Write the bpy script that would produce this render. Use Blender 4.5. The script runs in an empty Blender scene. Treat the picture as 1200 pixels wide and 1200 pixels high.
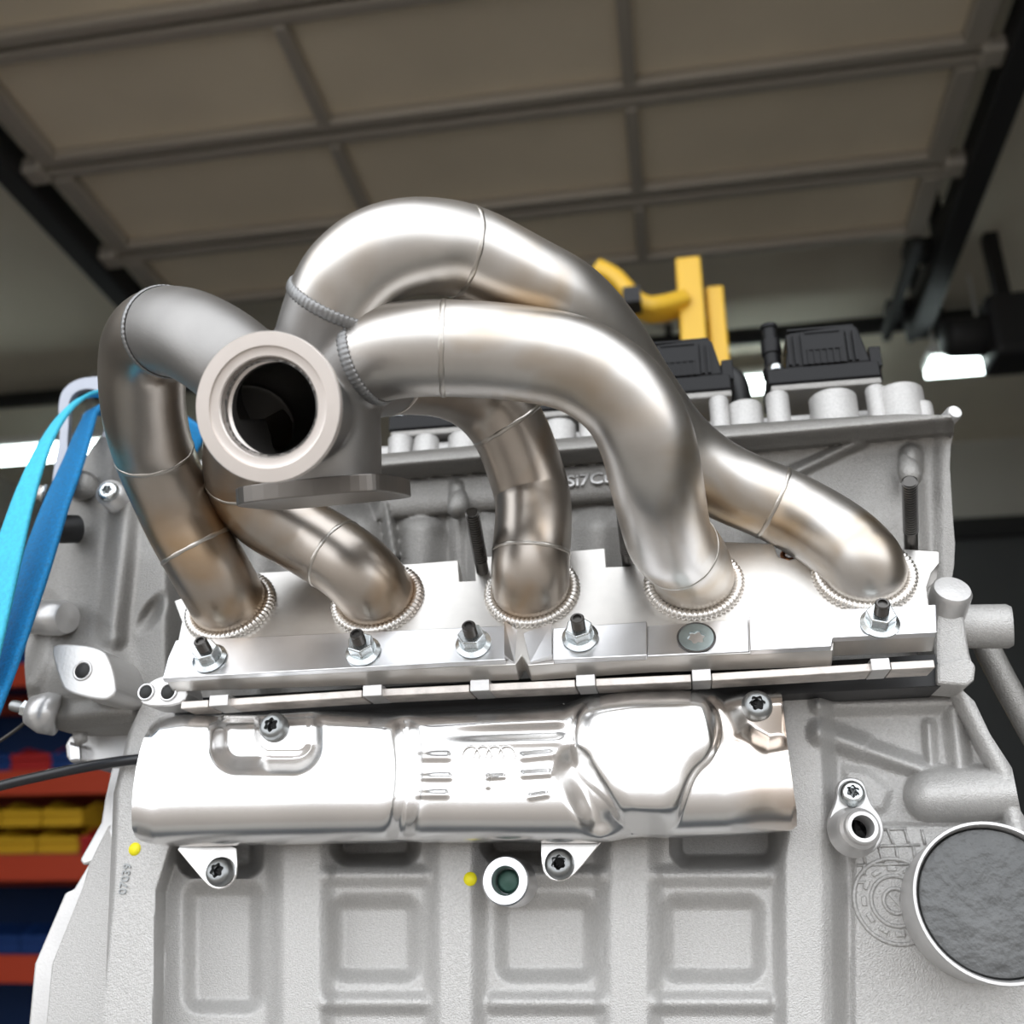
import bpy, bmesh, math, random
import numpy as np
from mathutils import Vector, Matrix
random.seed(4)

# ------------------------------------------------------------------ camera, sky, exposure
H = 1.20                                    # camera height above the floor
FPX = 1180.0                                # focal length in pixels of a 1200 px frame
PITCH = math.atan(481 / FPX)
YAW = math.atan(214 / math.hypot(FPX, 481))
cyw, syw, cpt, spt = math.cos(YAW), math.sin(YAW), math.cos(PITCH), math.sin(PITCH)
CF = np.array([-syw * cpt, cyw * cpt, spt])
CR = np.array([cyw, syw, 0.0])
CU = np.cross(CR, CF)
CAM = np.array([0, 0, H])

scene = bpy.context.scene
cd = bpy.data.cameras.new('camera')
cam = bpy.data.objects.new('camera', cd)
scene.collection.objects.link(cam)
cam.location = (0, 0, H)
cam.rotation_euler = Matrix((CR, CU, -CF)).transposed().to_euler()
cd.sensor_width = 36
cd.lens = FPX * 36 / 1200
cd.clip_start = 0.02
cd.clip_end = 200
cd.dof.use_dof = True
cd.dof.focus_distance = 0.50
cd.dof.aperture_fstop = 8
scene.camera = cam

SKY = 2.5
world = bpy.data.worlds.new('overcast_sky')
scene.world = world
world.use_nodes = True
bg = world.node_tree.nodes['Background']
bg.inputs['Color'].default_value = (0.93, 0.96, 1.0, 1)
bg.inputs['Strength'].default_value = SKY

vs = scene.view_settings
vs.view_transform = 'Standard'
vs.look = 'None'
vs.gamma = 1
vs.use_curve_mapping = False
vs.exposure = 0.15

# the doorway behind the camera, as a portal for the sky light
DOOR_Y, DOOR_X0, DOOR_X1, DOOR_Z = 0.22, -2.25, 1.15, 3.72
pl = bpy.data.lights.new('doorway_portal', 'AREA')
pl.shape = 'RECTANGLE'
pl.size = DOOR_X1 - DOOR_X0
pl.size_y = DOOR_Z
pl.cycles.is_portal = True
po = bpy.data.objects.new('doorway_portal', pl)
scene.collection.objects.link(po)
po.location = ((DOOR_X0 + DOOR_X1) / 2, DOOR_Y, DOOR_Z / 2)
po.rotation_euler = (math.radians(90), 0, 0)

# ------------------------------------------------------------------ helpers
def ray(x, y):
    x = np.asarray(x, float); y = np.asarray(y, float)
    return CF + CR * ((x - 600) / FPX)[..., None] - CU * ((y - 600) / FPX)[..., None]
def atD(x, y, D):
    return CAM + ray(x, y) * D
def atY(x, y, Y):
    r = ray(x, y)
    return CAM + r * (Y / r[..., 1])[..., None]
def atZ(x, y, Z):
    r = ray(x, y)
    return CAM + r * ((Z - H) / r[..., 2])[..., None]
def onplane(x, y, P, N):
    r = ray(x, y)
    t = ((np.asarray(P) - CAM) @ N) / (r @ N)
    return CAM + r * t[..., None]
def nrm(v):
    v = np.asarray(v, float); return v / np.linalg.norm(v)
def frame(axis, up=(0, 0, 1)):
    a = nrm(axis); u = np.asarray(up, float)
    if abs(a @ nrm(u)) > 0.98: u = np.array([0, 1.0, 0])
    s = nrm(np.cross(u, a)); t = np.cross(a, s)
    return s, t, a

COL = scene.collection
ORG = {}
class MB:
    def __init__(s):
        s.v = []; s.f = []; s.sm = []
    def add(s, vs, fs, smooth=False):
        b = len(s.v)
        s.v.extend([tuple(float(c) for c in p) for p in vs])
        for f in fs:
            s.f.append([i + b for i in f]); s.sm.append(smooth)
        return s
    def box(s, c, size, ax=None):
        c = np.asarray(c, float)
        A = np.eye(3) if ax is None else np.array(ax)
        h = np.array(size) / 2
        vs = [c + A[0] * h[0] * i + A[1] * h[1] * j + A[2] * h[2] * k for i in (-1, 1) for j in (-1, 1) for k in (-1, 1)]
        return s.add(vs, [(0, 1, 3, 2), (4, 6, 7, 5), (0, 4, 5, 1), (2, 3, 7, 6), (0, 2, 6, 4), (1, 5, 7, 3)])
    def prism(s, pts, ext):
        pts = [np.asarray(p, float) for p in pts]; ext = np.asarray(ext, float); n = len(pts)
        nr = sum(np.cross(pts[i], pts[(i + 1) % n]) for i in range(n))
        if nr @ ext > 0: pts = pts[::-1]
        vs = pts + [p + ext for p in pts]
        fs = [list(range(n)), list(range(2 * n - 1, n - 1, -1))]
        fs += [(i, i + n, (i + 1) % n + n, (i + 1) % n) for i in range(n)]
        return s.add(vs, fs)
    def lathe(s, prof, o, axis, seg=40, up=(0, 0, 1), smooth=True, lobes=None):
        """prof: list of (r, h); lobes: dict index -> (count, depth)"""
        X, Y, A = frame(axis, up); o = np.asarray(o, float)
        vs = []; fs = []
        for k, (r, h) in enumerate(prof):
            for i in range(seg):
                t = 2 * math.pi * i / seg; rr = r
                if lobes and k in lobes:
                    rr = r * (1 + lobes[k][1] * math.cos(lobes[k][0] * t))
                vs.append(o + A * h + (X * math.cos(t) + Y * math.sin(t)) * rr)
        for k in range(len(prof) - 1):
            for i in range(seg):
                j = (i + 1) % seg
                fs.append((k * seg + i, k * seg + j, (k + 1) * seg + j, (k + 1) * seg + i))
        if prof[0][0] > 1e-6: fs.append(list(range(seg))[::-1])
        if prof[-1][0] > 1e-6: fs.append([(len(prof) - 1) * seg + i for i in range(seg)])
        return s.add(vs, fs, smooth)
    def tube(s, path, rad, seg=32, cap=True, smooth=True):
        P = np.asarray(path, float); n = len(P)
        R = np.full(n, rad) if np.isscalar(rad) else np.asarray(rad)
        T = np.gradient(P, axis=0); T /= np.linalg.norm(T, axis=1)[:, None]
        X, _, _ = frame(T[0]); vs = []
        for k in range(n):
            X = nrm(X - T[k] * (X @ T[k])); Y = np.cross(T[k], X)
            for i in range(seg):
                t = 2 * math.pi * i / seg
                vs.append(P[k] + (X * math.cos(t) + Y * math.sin(t)) * R[k])
        fs = [(k * seg + i, k * seg + (i + 1) % seg, (k + 1) * seg + (i + 1) % seg, (k + 1) * seg + i) for k in range(n - 1) for i in range(seg)]
        if cap:
            fs.append(list(range(seg))[::-1]); fs.append([(n - 1) * seg + i for i in range(seg)])
        return s.add(vs, fs, smooth)
    def open(s):
        k = [i for i, f in enumerate(s.f) if len(f) <= 4]; s.f = [s.f[i] for i in k]; s.sm = [s.sm[i] for i in k]; return s
    def torus(s, o, axis, R, r, seg=48, ms=10, ripple=0, amp=0.0, flat=1.0):
        X, Y, A = frame(axis); o = np.asarray(o, float); vs = []; fs = []
        for i in range(seg):
            t = 2 * math.pi * i / seg
            q = 1 + amp * math.cos(ripple * t) if ripple else 1
            d = X * math.cos(t) + Y * math.sin(t)
            for j in range(ms):
                p = 2 * math.pi * j / ms
                vs.append(o + d * (R + r * q * math.cos(p)) + A * (r * q * flat * math.sin(p)))
        for i in range(seg):
            for j in range(ms):
                i2 = (i + 1) % seg; j2 = (j + 1) % ms
                fs.append((i * ms + j, i2 * ms + j, i2 * ms + j2, i * ms + j2))
        return s.add(vs, fs, True)
    def ribbon(s, path, side, width, thick):
        P = np.asarray(path, float); n = len(P)
        S = np.asarray(side, float)
        if S.ndim == 1: S = np.repeat(S[None], n, 0)
        Wd = np.full(n, width) if np.isscalar(width) else np.asarray(width)
        T = np.gradient(P, axis=0); vs = []
        for k in range(n):
            t = nrm(T[k]); a = nrm(S[k] - t * (S[k] @ t)); b = np.cross(t, a)
            for (i, j) in ((-1, -1), (-.8, -1.25), (.8, -1.25), (1, -1), (1, 1), (.8, 1.25), (-.8, 1.25), (-1, 1)):
                vs.append(P[k] + a * Wd[k] / 2 * i + b * thick / 2 * j)
        m = 8
        fs = [(k * m + i, k * m + (i + 1) % m, (k + 1) * m + (i + 1) % m, (k + 1) * m + i) for k in range(n - 1) for i in range(m)]
        fs += [list(range(m))[::-1], [(n - 1) * m + i for i in range(m)]]
        return s.add(vs, fs, True)
    def build(s, name, m, parent=None, bevel=0, seg=2, origin=None, autosmooth=None):
        me = bpy.data.meshes.new(name)
        V = np.array(s.v)
        if parent is not None: o0 = ORG[parent.name]
        elif origin is not None: o0 = np.asarray(origin, float)
        else: o0 = np.array([(V[:, 0].min() + V[:, 0].max()) / 2, (V[:, 1].min() + V[:, 1].max()) / 2, V[:, 2].min()])
        me.from_pydata((V - o0).tolist(), [], s.f)
        me.polygons.foreach_set('use_smooth', s.sm)
        me.update()
        b = bmesh.new(); b.from_mesh(me); bmesh.ops.recalc_face_normals(b, faces=b.faces); b.to_mesh(me); b.free()
        if autosmooth: me.set_sharp_from_angle(angle=math.radians(autosmooth))
        o = bpy.data.objects.new(name, me); COL.objects.link(o)
        if m: me.materials.append(m)
        if parent is not None: o.parent = parent
        else: o.location = o0
        ORG[o.name] = o0
        if bevel:
            md = o.modifiers.new('bevel', 'BEVEL'); md.width = bevel; md.segments = seg; md.limit_method = 'ANGLE'; md.angle_limit = math.radians(40)
            md.harden_normals = False
        return o

def empty(name, loc):
    e = bpy.data.objects.new(name, None); COL.objects.link(e); e.location = [float(c) for c in loc]
    e.empty_display_size = 0.05; ORG[e.name] = np.asarray(loc, float); return e
def tag(o, label, cat, group=None, kind=None):
    o['label'] = label; o['category'] = cat
    if group: o['group'] = group
    if kind: o['kind'] = kind
    return o
def thing(name, loc, label, cat, group=None):
    return tag(empty(name, loc), label, cat, group)
def struct(o):
    o['kind'] = 'structure'; return o
def copy_tree(o, parent=None):
    c = o.copy(); COL.objects.link(c); c.parent = parent
    ORG[c.name] = ORG[o.name]
    for ch in o.children: copy_tree(ch, c)
    return c
USED = set()
def place(proto, pos, axis, spin=0.0, up=(0, 0, 1), label=None, group=None):
    if proto.name in USED: o = copy_tree(proto)
    else: o = proto; USED.add(proto.name)
    X, Y, A = frame(axis, up)
    M = Matrix(((X[0], Y[0], A[0]), (X[1], Y[1], A[1]), (X[2], Y[2], A[2])))
    o.rotation_euler = (M @ Matrix.Rotation(spin, 3, 'Z')).to_euler()
    o.location = [float(c) for c in pos]
    if label: o['label'] = label
    if group: o['group'] = group
    return o
def spline(pts, n=14):
    P = np.asarray(pts, float); Q = np.vstack([2 * P[0] - P[1], P, 2 * P[-1] - P[-2]]); out = []
    for i in range(1, len(Q) - 2):
        p0, p1, p2, p3 = Q[i - 1], Q[i], Q[i + 1], Q[i + 2]
        for t in np.linspace(0, 1, n, endpoint=False):
            out.append(0.5 * ((2 * p1) + (-p0 + p2) * t + (2 * p0 - 5 * p1 + 4 * p2 - p3) * t * t + (-p0 + 3 * p1 - 3 * p2 + p3) * t ** 3))
    out.append(Q[-2]); P = np.array(out)
    for _ in range(6): P[1:-1] = 0.25 * P[:-2] + 0.5 * P[1:-1] + 0.25 * P[2:]
    return P
def text_mesh(name, body, size, depth, o, xdir, ydir, m, parent):
    cu = bpy.data.curves.new(name, 'FONT'); cu.body = body; cu.size = size; cu.extrude = depth; cu.bevel_depth = depth * 0.25
    cu.align_x = 'CENTER'; cu.align_y = 'CENTER'; cu.resolution_u = 3
    to = bpy.data.objects.new(name, cu); COL.objects.link(to)
    dg = bpy.context.evaluated_depsgraph_get()
    me = bpy.data.meshes.new_from_object(to.evaluated_get(dg))
    bpy.data.objects.remove(to)
    x = nrm(xdir); y = nrm(ydir); z = np.cross(x, y)
    M = Matrix(((x[0], y[0], z[0], o[0]), (x[1], y[1], z[1], o[1]), (x[2], y[2], z[2], o[2]), (0, 0, 0, 1)))
    off = ORG[parent.name]
    me.transform(Matrix.Translation([-c for c in off]) @ M)
    me.materials.clear(); me.materials.append(m)
    ob = bpy.data.objects.new(name, me); COL.objects.link(ob); ob.parent = parent; ORG[ob.name] = off
    return ob

# ---- height fields: cast and pressed faces, laid out on a real plane
def ss(a, b, t):
    t = np.clip((t - a) / (b - a), 0, 1); return t * t * (3 - 2 * t)
def sseg(x, y, x0, y0, x1, y1):
    dx, dy = x1 - x0, y1 - y0
    t = np.clip(((x - x0) * dx + (y - y0) * dy) / (dx * dx + dy * dy), 0, 1)
    return np.hypot(x - x0 - t * dx, y - y0 - t * dy)
def ridge(d, r, h):                # rounded rib with a fillet at its foot
    t = np.clip(d / (1.25 * r), 0, 1); return h * (1 + np.cos(math.pi * t)) * .5
def roll(d, r, h):                 # half-round bar
    return h * np.sqrt(np.clip(1 - (d / r) ** 2, 0, 1)) * ss(r, r * 0.75, d)
def plate(d, h, e=3.0):            # d: signed distance (negative inside)
    return h * ss(e, -e, d)
def rbox(x, y, cx, cy, hw, hh, r, rot=0.0):
    c, s = math.cos(rot), math.sin(rot)
    X = (x - cx) * c + (y - cy) * s; Y = -(x - cx) * s + (y - cy) * c
    qx = np.abs(X) - hw + r; qy = np.abs(Y) - hh + r
    return np.hypot(np.maximum(qx, 0), np.maximum(qy, 0)) + np.minimum(np.maximum(qx, qy), 0) - r
def psd(x, y, poly):
    P = np.asarray(poly, float); d = np.full(np.shape(x), 1e9); ins = np.zeros(np.shape(x), bool); n = len(P)
    for i in range(n):
        a, b = P[i], P[(i + 1) % n]
        d = np.minimum(d, sseg(x, y, a[0], a[1], b[0], b[1]))
        c = ((a[1] > y) != (b[1] > y)) & (x < (b[0] - a[0]) * (y - a[1]) / (b[1] - a[1] + 1e-12) + a[0])
        ins ^= c
    return np.where(ins, -d, d)
def snap_poly(px, py, poly):
    P = np.asarray(poly, float); best = np.full(px.shape, 1e9); bx = px.copy(); by = py.copy()
    for i in range(len(P)):
        a, b = P[i], P[(i + 1) % len(P)]; dx, dy = b - a
        t = np.clip(((px - a[0]) * dx + (py - a[1]) * dy) / (dx * dx + dy * dy + 1e-12), 0, 1)
        qx = a[0] + t * dx; qy = a[1] + t * dy; d = np.hypot(px - qx, py - qy); k = d < best
        best[k] = d[k]; bx[k] = qx[k]; by[k] = qy[k]
    return bx, by
def smooth_poly(poly, it=2):
    P = np.asarray(poly, float)
    for _ in range(it):
        Q = np.roll(P, -1, 0); P = np.stack([0.75 * P + 0.25 * Q, 0.25 * P + 0.75 * Q], 1).reshape(-1, 2)
    return P
def hfield(name, poly, Y, hfun, step, back, m, parent, N=(0, -1, 0)):
    """solid whose front follows hfun (metres toward the viewer side) on the plane y = Y inside the outline poly"""
    poly = np.asarray(poly, float); N = np.asarray(N, float)
    xs = np.arange(poly[:, 0].min() - step, poly[:, 0].max() + 2 * step, step)
    ys = np.arange(poly[:, 1].min() - step, poly[:, 1].max() + 2 * step, step)
    gx, gy = np.meshgrid(xs, ys)
    cx = (gx[:-1, :-1] + gx[1:, 1:]) / 2; cy = (gy[:-1, :-1] + gy[1:, 1:]) / 2
    keep = psd(cx, cy, poly) < 0
    pad = np.pad(keep, 1)
    cnt = pad[:-1, :-1].astype(int) + pad[1:, :-1] + pad[:-1, 1:] + pad[1:, 1:]
    edge = (cnt > 0) & (cnt < 4)
    sx, sy = snap_poly(gx[edge], gy[edge], poly); gx[edge] = sx; gy[edge] = sy
    r_ = ray(gx, gy)
    V = CAM + r_ * ((Y - hfun(gx, gy)) / r_[..., 1])[..., None]
    base = V.copy(); base[..., 1] = Y
    idx = -np.ones(gx.shape, int); used = cnt > 0
    idx[used] = np.arange(used.sum()); verts = V[used]
    J, I = np.nonzero(keep)
    F = np.stack([idx[J, I], idx[J + 1, I], idx[J + 1, I + 1], idx[J, I + 1]], 1)
    nb = len(verts); eidx = np.nonzero(edge & used)
    bmap = {}; bv = []
    for j, i in zip(*eidx):
        bmap[idx[j, i]] = nb + len(bv); bv.append(base[j, i] - N * back)
    faces = F.tolist(); nsm = len(faces)
    K = pad
    def q(a, b):
        faces.append([a, b, bmap[b], bmap[a]])
    for j, i in zip(J, I):
        if not K[j, i + 1]: q(idx[j, i], idx[j, i + 1])
        if not K[j + 2, i + 1]: q(idx[j + 1, i + 1], idx[j + 1, i])
        if not K[j + 1, i]: q(idx[j + 1, i], idx[j, i])
        if not K[j + 1, i + 2]: q(idx[j, i + 1], idx[j + 1, i + 1])
    M = MB(); M.v = [tuple(p) for p in verts] + [tuple(p) for p in bv]; M.f = faces
    M.sm = [True] * len(faces)
    return M.build(name, m, parent, autosmooth=50)

# ------------------------------------------------------------------ materials
def mat(name, col, metal=0.0, rough=0.5, bump=None, var=None, tint=None, emit=None, spec=None, coat=0, aniso=None):
    """bump: (scale, strength, distance); var: (scale, amount); tint: (colour, scale, lo, hi)"""
    m = bpy.data.materials.new(name); m.use_nodes = True
    nt = m.node_tree; b = nt.nodes['Principled BSDF']
    b.inputs['Base Color'].default_value = (*col, 1); b.inputs['Metallic'].default_value = metal; b.inputs['Roughness'].default_value = rough
    if spec is not None: b.inputs['Specular IOR Level'].default_value = spec
    if coat: b.inputs['Coat Weight'].default_value = coat
    tc = nt.nodes.new('ShaderNodeTexCoord'); L = nt.links.new
    src = None
    if var or tint:
        rgb = nt.nodes.new('ShaderNodeRGB'); rgb.outputs[0].default_value = (*col, 1); src = rgb.outputs[0]
    if tint:
        n = nt.nodes.new('ShaderNodeTexNoise'); n.inputs['Scale'].default_value = tint[1]; n.inputs['Detail'].default_value = 3; n.inputs['Distortion'].default_value = 0.6
        L(tc.outputs['Object'], n.inputs['Vector'])
        mr = nt.nodes.new('ShaderNodeMapRange'); mr.inputs[1].default_value = tint[2]; mr.inputs[2].default_value = tint[3]; L(n.outputs['Fac'], mr.inputs[0])
        mx = nt.nodes.new('ShaderNodeMix'); mx.data_type = 'RGBA'; L(mr.outputs[0], mx.inputs['Factor']); L(src, mx.inputs[6]); mx.inputs[7].default_value = (*tint[0], 1)
        src = mx.outputs[2]
    if var:
        n = nt.nodes.new('ShaderNodeTexNoise'); n.inputs['Scale'].default_value = var[0]; n.inputs['Detail'].default_value = 5
        L(tc.outputs['Object'], n.inputs['Vector'])
        mr = nt.nodes.new('ShaderNodeMapRange'); mr.inputs[1].default_value = 0.3; mr.inputs[2].default_value = 0.7; mr.inputs[3].default_value = 1 - var[1]; mr.inputs[4].default_value = 1 + var[1]
        L(n.outputs['Fac'], mr.inputs[0])
        vm = nt.nodes.new('ShaderNodeVectorMath'); vm.operation = 'SCALE'; L(src, vm.inputs[0]); L(mr.outputs[0], vm.inputs['Scale']); src = vm.outputs[0]
        rr = nt.nodes.new('ShaderNodeMapRange'); rr.inputs[1].default_value = 0.3; rr.inputs[2].default_value = 0.7; rr.inputs[3].default_value = rough * (1 - var[1] * .6); rr.inputs[4].default_value = min(1, rough * (1 + var[1] * .6))
        L(n.outputs['Fac'], rr.inputs[0]); L(rr.outputs[0], b.inputs['Roughness'])
    if src is not None: L(src, b.inputs['Base Color'])
    if bump:
        n = nt.nodes.new('ShaderNodeTexNoise'); n.inputs['Scale'].default_value = bump[0]; n.inputs['Detail'].default_value = 3
        mp = nt.nodes.new('ShaderNodeMapping'); L(tc.outputs['Object'], mp.inputs['Vector'])
        if aniso: mp.inputs['Scale'].default_value = aniso
        L(mp.outputs[0], n.inputs['Vector'])
        bp = nt.nodes.new('ShaderNodeBump'); bp.inputs['Strength'].default_value = bump[1]; bp.inputs['Distance'].default_value = bump[2]
        L(n.outputs['Fac'], bp.inputs['Height']); L(bp.outputs[0], b.inputs['Normal'])
    if emit:
        b.inputs['Emission Color'].default_value = (*emit[0], 1); b.inputs['Emission Strength'].default_value = emit[1]
    return m

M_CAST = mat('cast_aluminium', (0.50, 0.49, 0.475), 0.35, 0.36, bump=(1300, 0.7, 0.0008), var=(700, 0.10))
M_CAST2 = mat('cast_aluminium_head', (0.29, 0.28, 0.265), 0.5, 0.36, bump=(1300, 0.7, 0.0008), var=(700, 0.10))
M_CASTD = mat('cast_aluminium_smooth', (0.62, 0.61, 0.60), 0.6, 0.33, bump=(600, 0.25, 0.0004), var=(25, 0.10))
M_MACH = mat('milled_aluminium', (0.78, 0.78, 0.79), 1.0, 0.30, bump=(350, 0.12, 0.0002), var=(40, 0.06), aniso=(1, 6, 6))
M_PLATE = mat('milled_aluminium_plate', (0.72, 0.70, 0.67), 0.95, 0.38, bump=(250, 0.15, 0.0002), var=(45, 0.10), aniso=(1, 5, 5))
M_PIPE = mat('satin_stainless', (0.60, 0.575, 0.545), 1.0, 0.35, bump=(220, 0.04, 0.0002), var=(26, 0.10), tint=((0.46, 0.36, 0.25), 16, 0.52, 0.74))
M_PIPE2 = mat('heat_tinted_stainless', (0.47, 0.425, 0.38), 1.0, 0.33, bump=(220, 0.04, 0.0002), var=(26, 0.12), tint=((0.42, 0.29, 0.17), 15, 0.50, 0.72))
M_SEAM = mat('weld_seam_steel', (0.55, 0.52, 0.48), 1.0, 0.33, bump=(900, 0.3, 0.0003))
M_WELD = mat('bright_weld', (0.80, 0.77, 0.73), 1.0, 0.28, bump=(500, 0.2, 0.0003), tint=((0.62, 0.42, 0.30), 14, 0.6, 0.8))
M_BLAST = mat('blasted_steel', (0.31, 0.30, 0.29), 0.9, 0.45, bump=(1400, 0.25, 0.0002), var=(30, 0.10))
M_BWELD = mat('blasted_weld', (0.30, 0.30, 0.30), 0.85, 0.48, bump=(900, 0.4, 0.0004))
M_SCALE2 = mat('dark_flange_steel', (0.20, 0.185, 0.17), 0.9, 0.4, var=(40, 0.1))
M_BORESHADE = mat('outlet_bore_shade', (0.06, 0.058, 0.056), 0.5, 0.6)  # shade inside the collector outlet, put into the colour
M_VB = mat('turned_flange_steel', (0.72, 0.665, 0.625), 0.9, 0.42, var=(60, 0.03))
M_SHIELD = mat('polished_shield', (0.83, 0.82, 0.81), 1.0, 0.25, bump=(60, 0.08, 0.001), var=(20, 0.04), tint=((0.72, 0.60, 0.50), 9, 0.62, 0.8))
M_ZINC = mat('zinc_steel', (0.66, 0.70, 0.71), 1.0, 0.27, var=(200, 0.08))
M_ZINC2 = mat('dull_zinc_steel', (0.36, 0.42, 0.42), 0.9, 0.4, var=(200, 0.1))
M_BOLT = mat('grey_bolt_steel', (0.30, 0.31, 0.31), 0.9, 0.38, bump=(800, 0.2, 0.0003), var=(150, 0.15))
M_BLACKSTEEL = mat('black_oxide_steel', (0.10, 0.095, 0.09), 0.9, 0.32)
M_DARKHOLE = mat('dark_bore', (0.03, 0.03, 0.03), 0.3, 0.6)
M_PLASTIC = mat('black_plastic', (0.009, 0.009, 0.010), 0, 0.45, bump=(700, 0.1, 0.0002), spec=.25)
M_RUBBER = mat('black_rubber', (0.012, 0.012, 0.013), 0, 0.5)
M_HOSE = mat('black_hose', (0.012, 0.013, 0.016), 0, 0.3)
M_STRAPL = mat('light_blue_webbing', (0.05, 0.48, 0.68), 0, 0.75, bump=(1500, 0.6, 0.0005), var=(400, 0.12))
M_STRAPD = mat('royal_blue_webbing', (0.005, 0.20, 0.47), 0, 0.75, bump=(1300, 0.7, 0.0006), var=(600, 0.25))
M_EYE = mat('galvanised_plate', (0.33, 0.345, 0.39), 0.7, 0.45, var=(60, 0.06))
M_YELLOW = mat('yellow_paint', (0.95, 0.58, 0.05), 0, 0.38)
M_YDOT = mat('yellow_paint_mark', (0.90, 0.80, 0.01), 0, 0.5)
M_COVER = mat('grey_cap_plastic', (0.11, 0.112, 0.112), 0.25, 0.5, bump=(160, 0.7, 0.003), var=(90, 0.2))
M_GASKET = mat('raw_edge_aluminium', (0.66, 0.61, 0.57), 0.7, 0.42, bump=(500, 0.5, 0.0005), var=(120, 0.2))
M_GREEN = mat('green_plug', (0.02, 0.07, 0.05), 0.2, 0.4)
M_COPPER = mat('copper_washer', (0.60, 0.26, 0.14), 1, 0.3)
# building
M_CEIL = mat('ceiling_paint', (0.74, 0.68, 0.57), 0, 0.9, var=(1.5, 0.05))
M_WALL = mat('wall_paint', (0.55, 0.53, 0.49), 0, 0.9, var=(1.2, 0.06))
M_WALLD = mat('dark_lower_wall', (0.07, 0.072, 0.075), 0, 0.7, var=(1.2, 0.08))
M_FLOOR = mat('workshop_floor', (0.30, 0.285, 0.26), 0, 0.55, var=(2, 0.15))
M_APRON = mat('concrete_apron', (0.24, 0.215, 0.19), 0, 0.85, bump=(60, 0.4, 0.005), var=(3, 0.15))
M_PANEL = mat('door_panel_sheet', (0.80, 0.71, 0.56), 0, 0.7, var=(1.2, 0.10))
M_RAIL = mat('door_rail_aluminium', (0.48, 0.44, 0.38), 0.35, 0.5)
M_TRACK = mat('dark_track_steel', (0.035, 0.035, 0.037), 0.4, 0.55)
M_LAMP = mat('fluorescent_tube', (0.9, 0.95, 0.95), 0, 0.4, emit=((0.86, 1.0, 0.97), 9.0))
M_LAMPB = mat('lamp_housing_white', (0.75, 0.75, 0.73), 0, 0.5)
M_RED = mat('red_rack_beam', (0.50, 0.055, 0.02), 0, 0.5)
M_BLUEU = mat('blue_rack_steel', (0.008, 0.035, 0.13), 0, 0.5)
M_BINY = mat('yellow_bin_plastic', (0.62, 0.36, 0.015), 0, 0.45)
M_BINB = mat('blue_bin_plastic', (0.008, 0.04, 0.17), 0, 0.45)
M_BINR = mat('red_bin_plastic', (0.42, 0.02, 0.02), 0, 0.45)
M_BINW = mat('white_box_card', (0.6, 0.58, 0.55), 0, 0.7)
M_STAND = mat('grey_stand_steel', (0.12, 0.13, 0.14), 0.5, 0.5)

# ------------------------------------------------------------------ the workshop
RX0, RX1, RY1, RZ = -4.6, 3.4, 6.3, 4.10
def sbox(name, lo, hi, m):
    lo = np.array(lo, float); hi = np.array(hi, float)
    return struct(MB().box((lo + hi) / 2, hi - lo).build(name, m))
sbox('floor', (RX0 - .2, DOOR_Y - .2, -.15), (RX1 + .2, RY1 + .2, 0), M_FLOOR)
sbox('ceiling', (RX0 - .2, DOOR_Y - .2, RZ), (RX1 + .2, RY1 + .2, RZ + .15), M_CEIL)
sbox('wall_left', (RX0 - .2, DOOR_Y - .2, 0), (RX0, RY1 + .2, RZ), M_WALL)
sbox('wall_right', (RX1, DOOR_Y - .2, 0), (RX1 + .2, RY1 + .2, RZ), M_WALL)
sbox('wall_back', (RX0, RY1, 0), (RX1, RY1 + .2, RZ), M_WALL)
wf = MB()
for lo, hi in (((RX0, DOOR_Y - .2, 0), (DOOR_X0, DOOR_Y, RZ)), ((DOOR_X1, DOOR_Y - .2, 0), (RX1, DOOR_Y, RZ)), ((DOOR_X0, DOOR_Y - .2, DOOR_Z), (DOOR_X1, DOOR_Y, RZ))):
    lo = np.array(lo); hi = np.array(hi); wf.box((lo + hi) / 2, hi - lo)
struct(wf.build('wall_front', M_WALL))
sbox('apron', (-30, -45, -.15), (30, DOOR_Y - .2, -.01), M_APRON)
# dark lower band and rail on the back and right walls
sbox('trim_1', (RX0, RY1 - .02, 0), (RX1, RY1, 3.42), M_WALLD)
sbox('trim_2', (RX0, RY1 - .07, 3.42), (RX1, RY1, 3.54), M_TRACK)

# sectional overhead door, parked open under the ceiling
ZD = H + 2.60
door = thing('sectional_door', (-0.55, 2.0, ZD), 'beige panelled sectional garage door parked open overhead', 'garage door')
DX = [-2.16, -1.10, -0.04, 1.05]
DY = [0.53, 1.06, 1.59, 2.12, 2.645, 3.17, 3.60]
for j in range(len(DY) - 1):
    for i in range(3):
        x0, x1, y0, y1 = DX[i], DX[i + 1], DY[j], DY[j + 1]
        MB().box(((x0 + x1) / 2, (y0 + y1) / 2, ZD + .03), (x1 - x0, y1 - y0, .02)).build('panel', M_PANEL, door)
for j, y in enumerate(DY):
    w = .045
    for k, off in enumerate((-.032, .032)):
        if (j == 0 and k == 0) or (j == len(DY) - 1 and k == 1): continue
        MB().box((np.mean([DX[0], DX[-1]]), y + off, ZD), (DX[-1] - DX[0] + .1, .045, .05)).build('section_rail', M_RAIL, door, bevel=.008)
for j in range(len(DY) - 1):
    for i, x in enumerate(DX):
        wd = .075 if i in (0, 3) else .045
        MB().box((x, (DY[j] + DY[j + 1]) / 2, ZD - .004), (wd, DY[j + 1] - DY[j] - .11, .05)).build('stile', M_RAIL, door, bevel=.008)
for y in DY[1:-1]:
    for x in (DX[0] - .07, DX[-1] + .06):
        b = MB().box((x, y, ZD - .02), (.075, .085, .07)).build('hinge_block', M_RAIL, door, bevel=.01)
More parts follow.
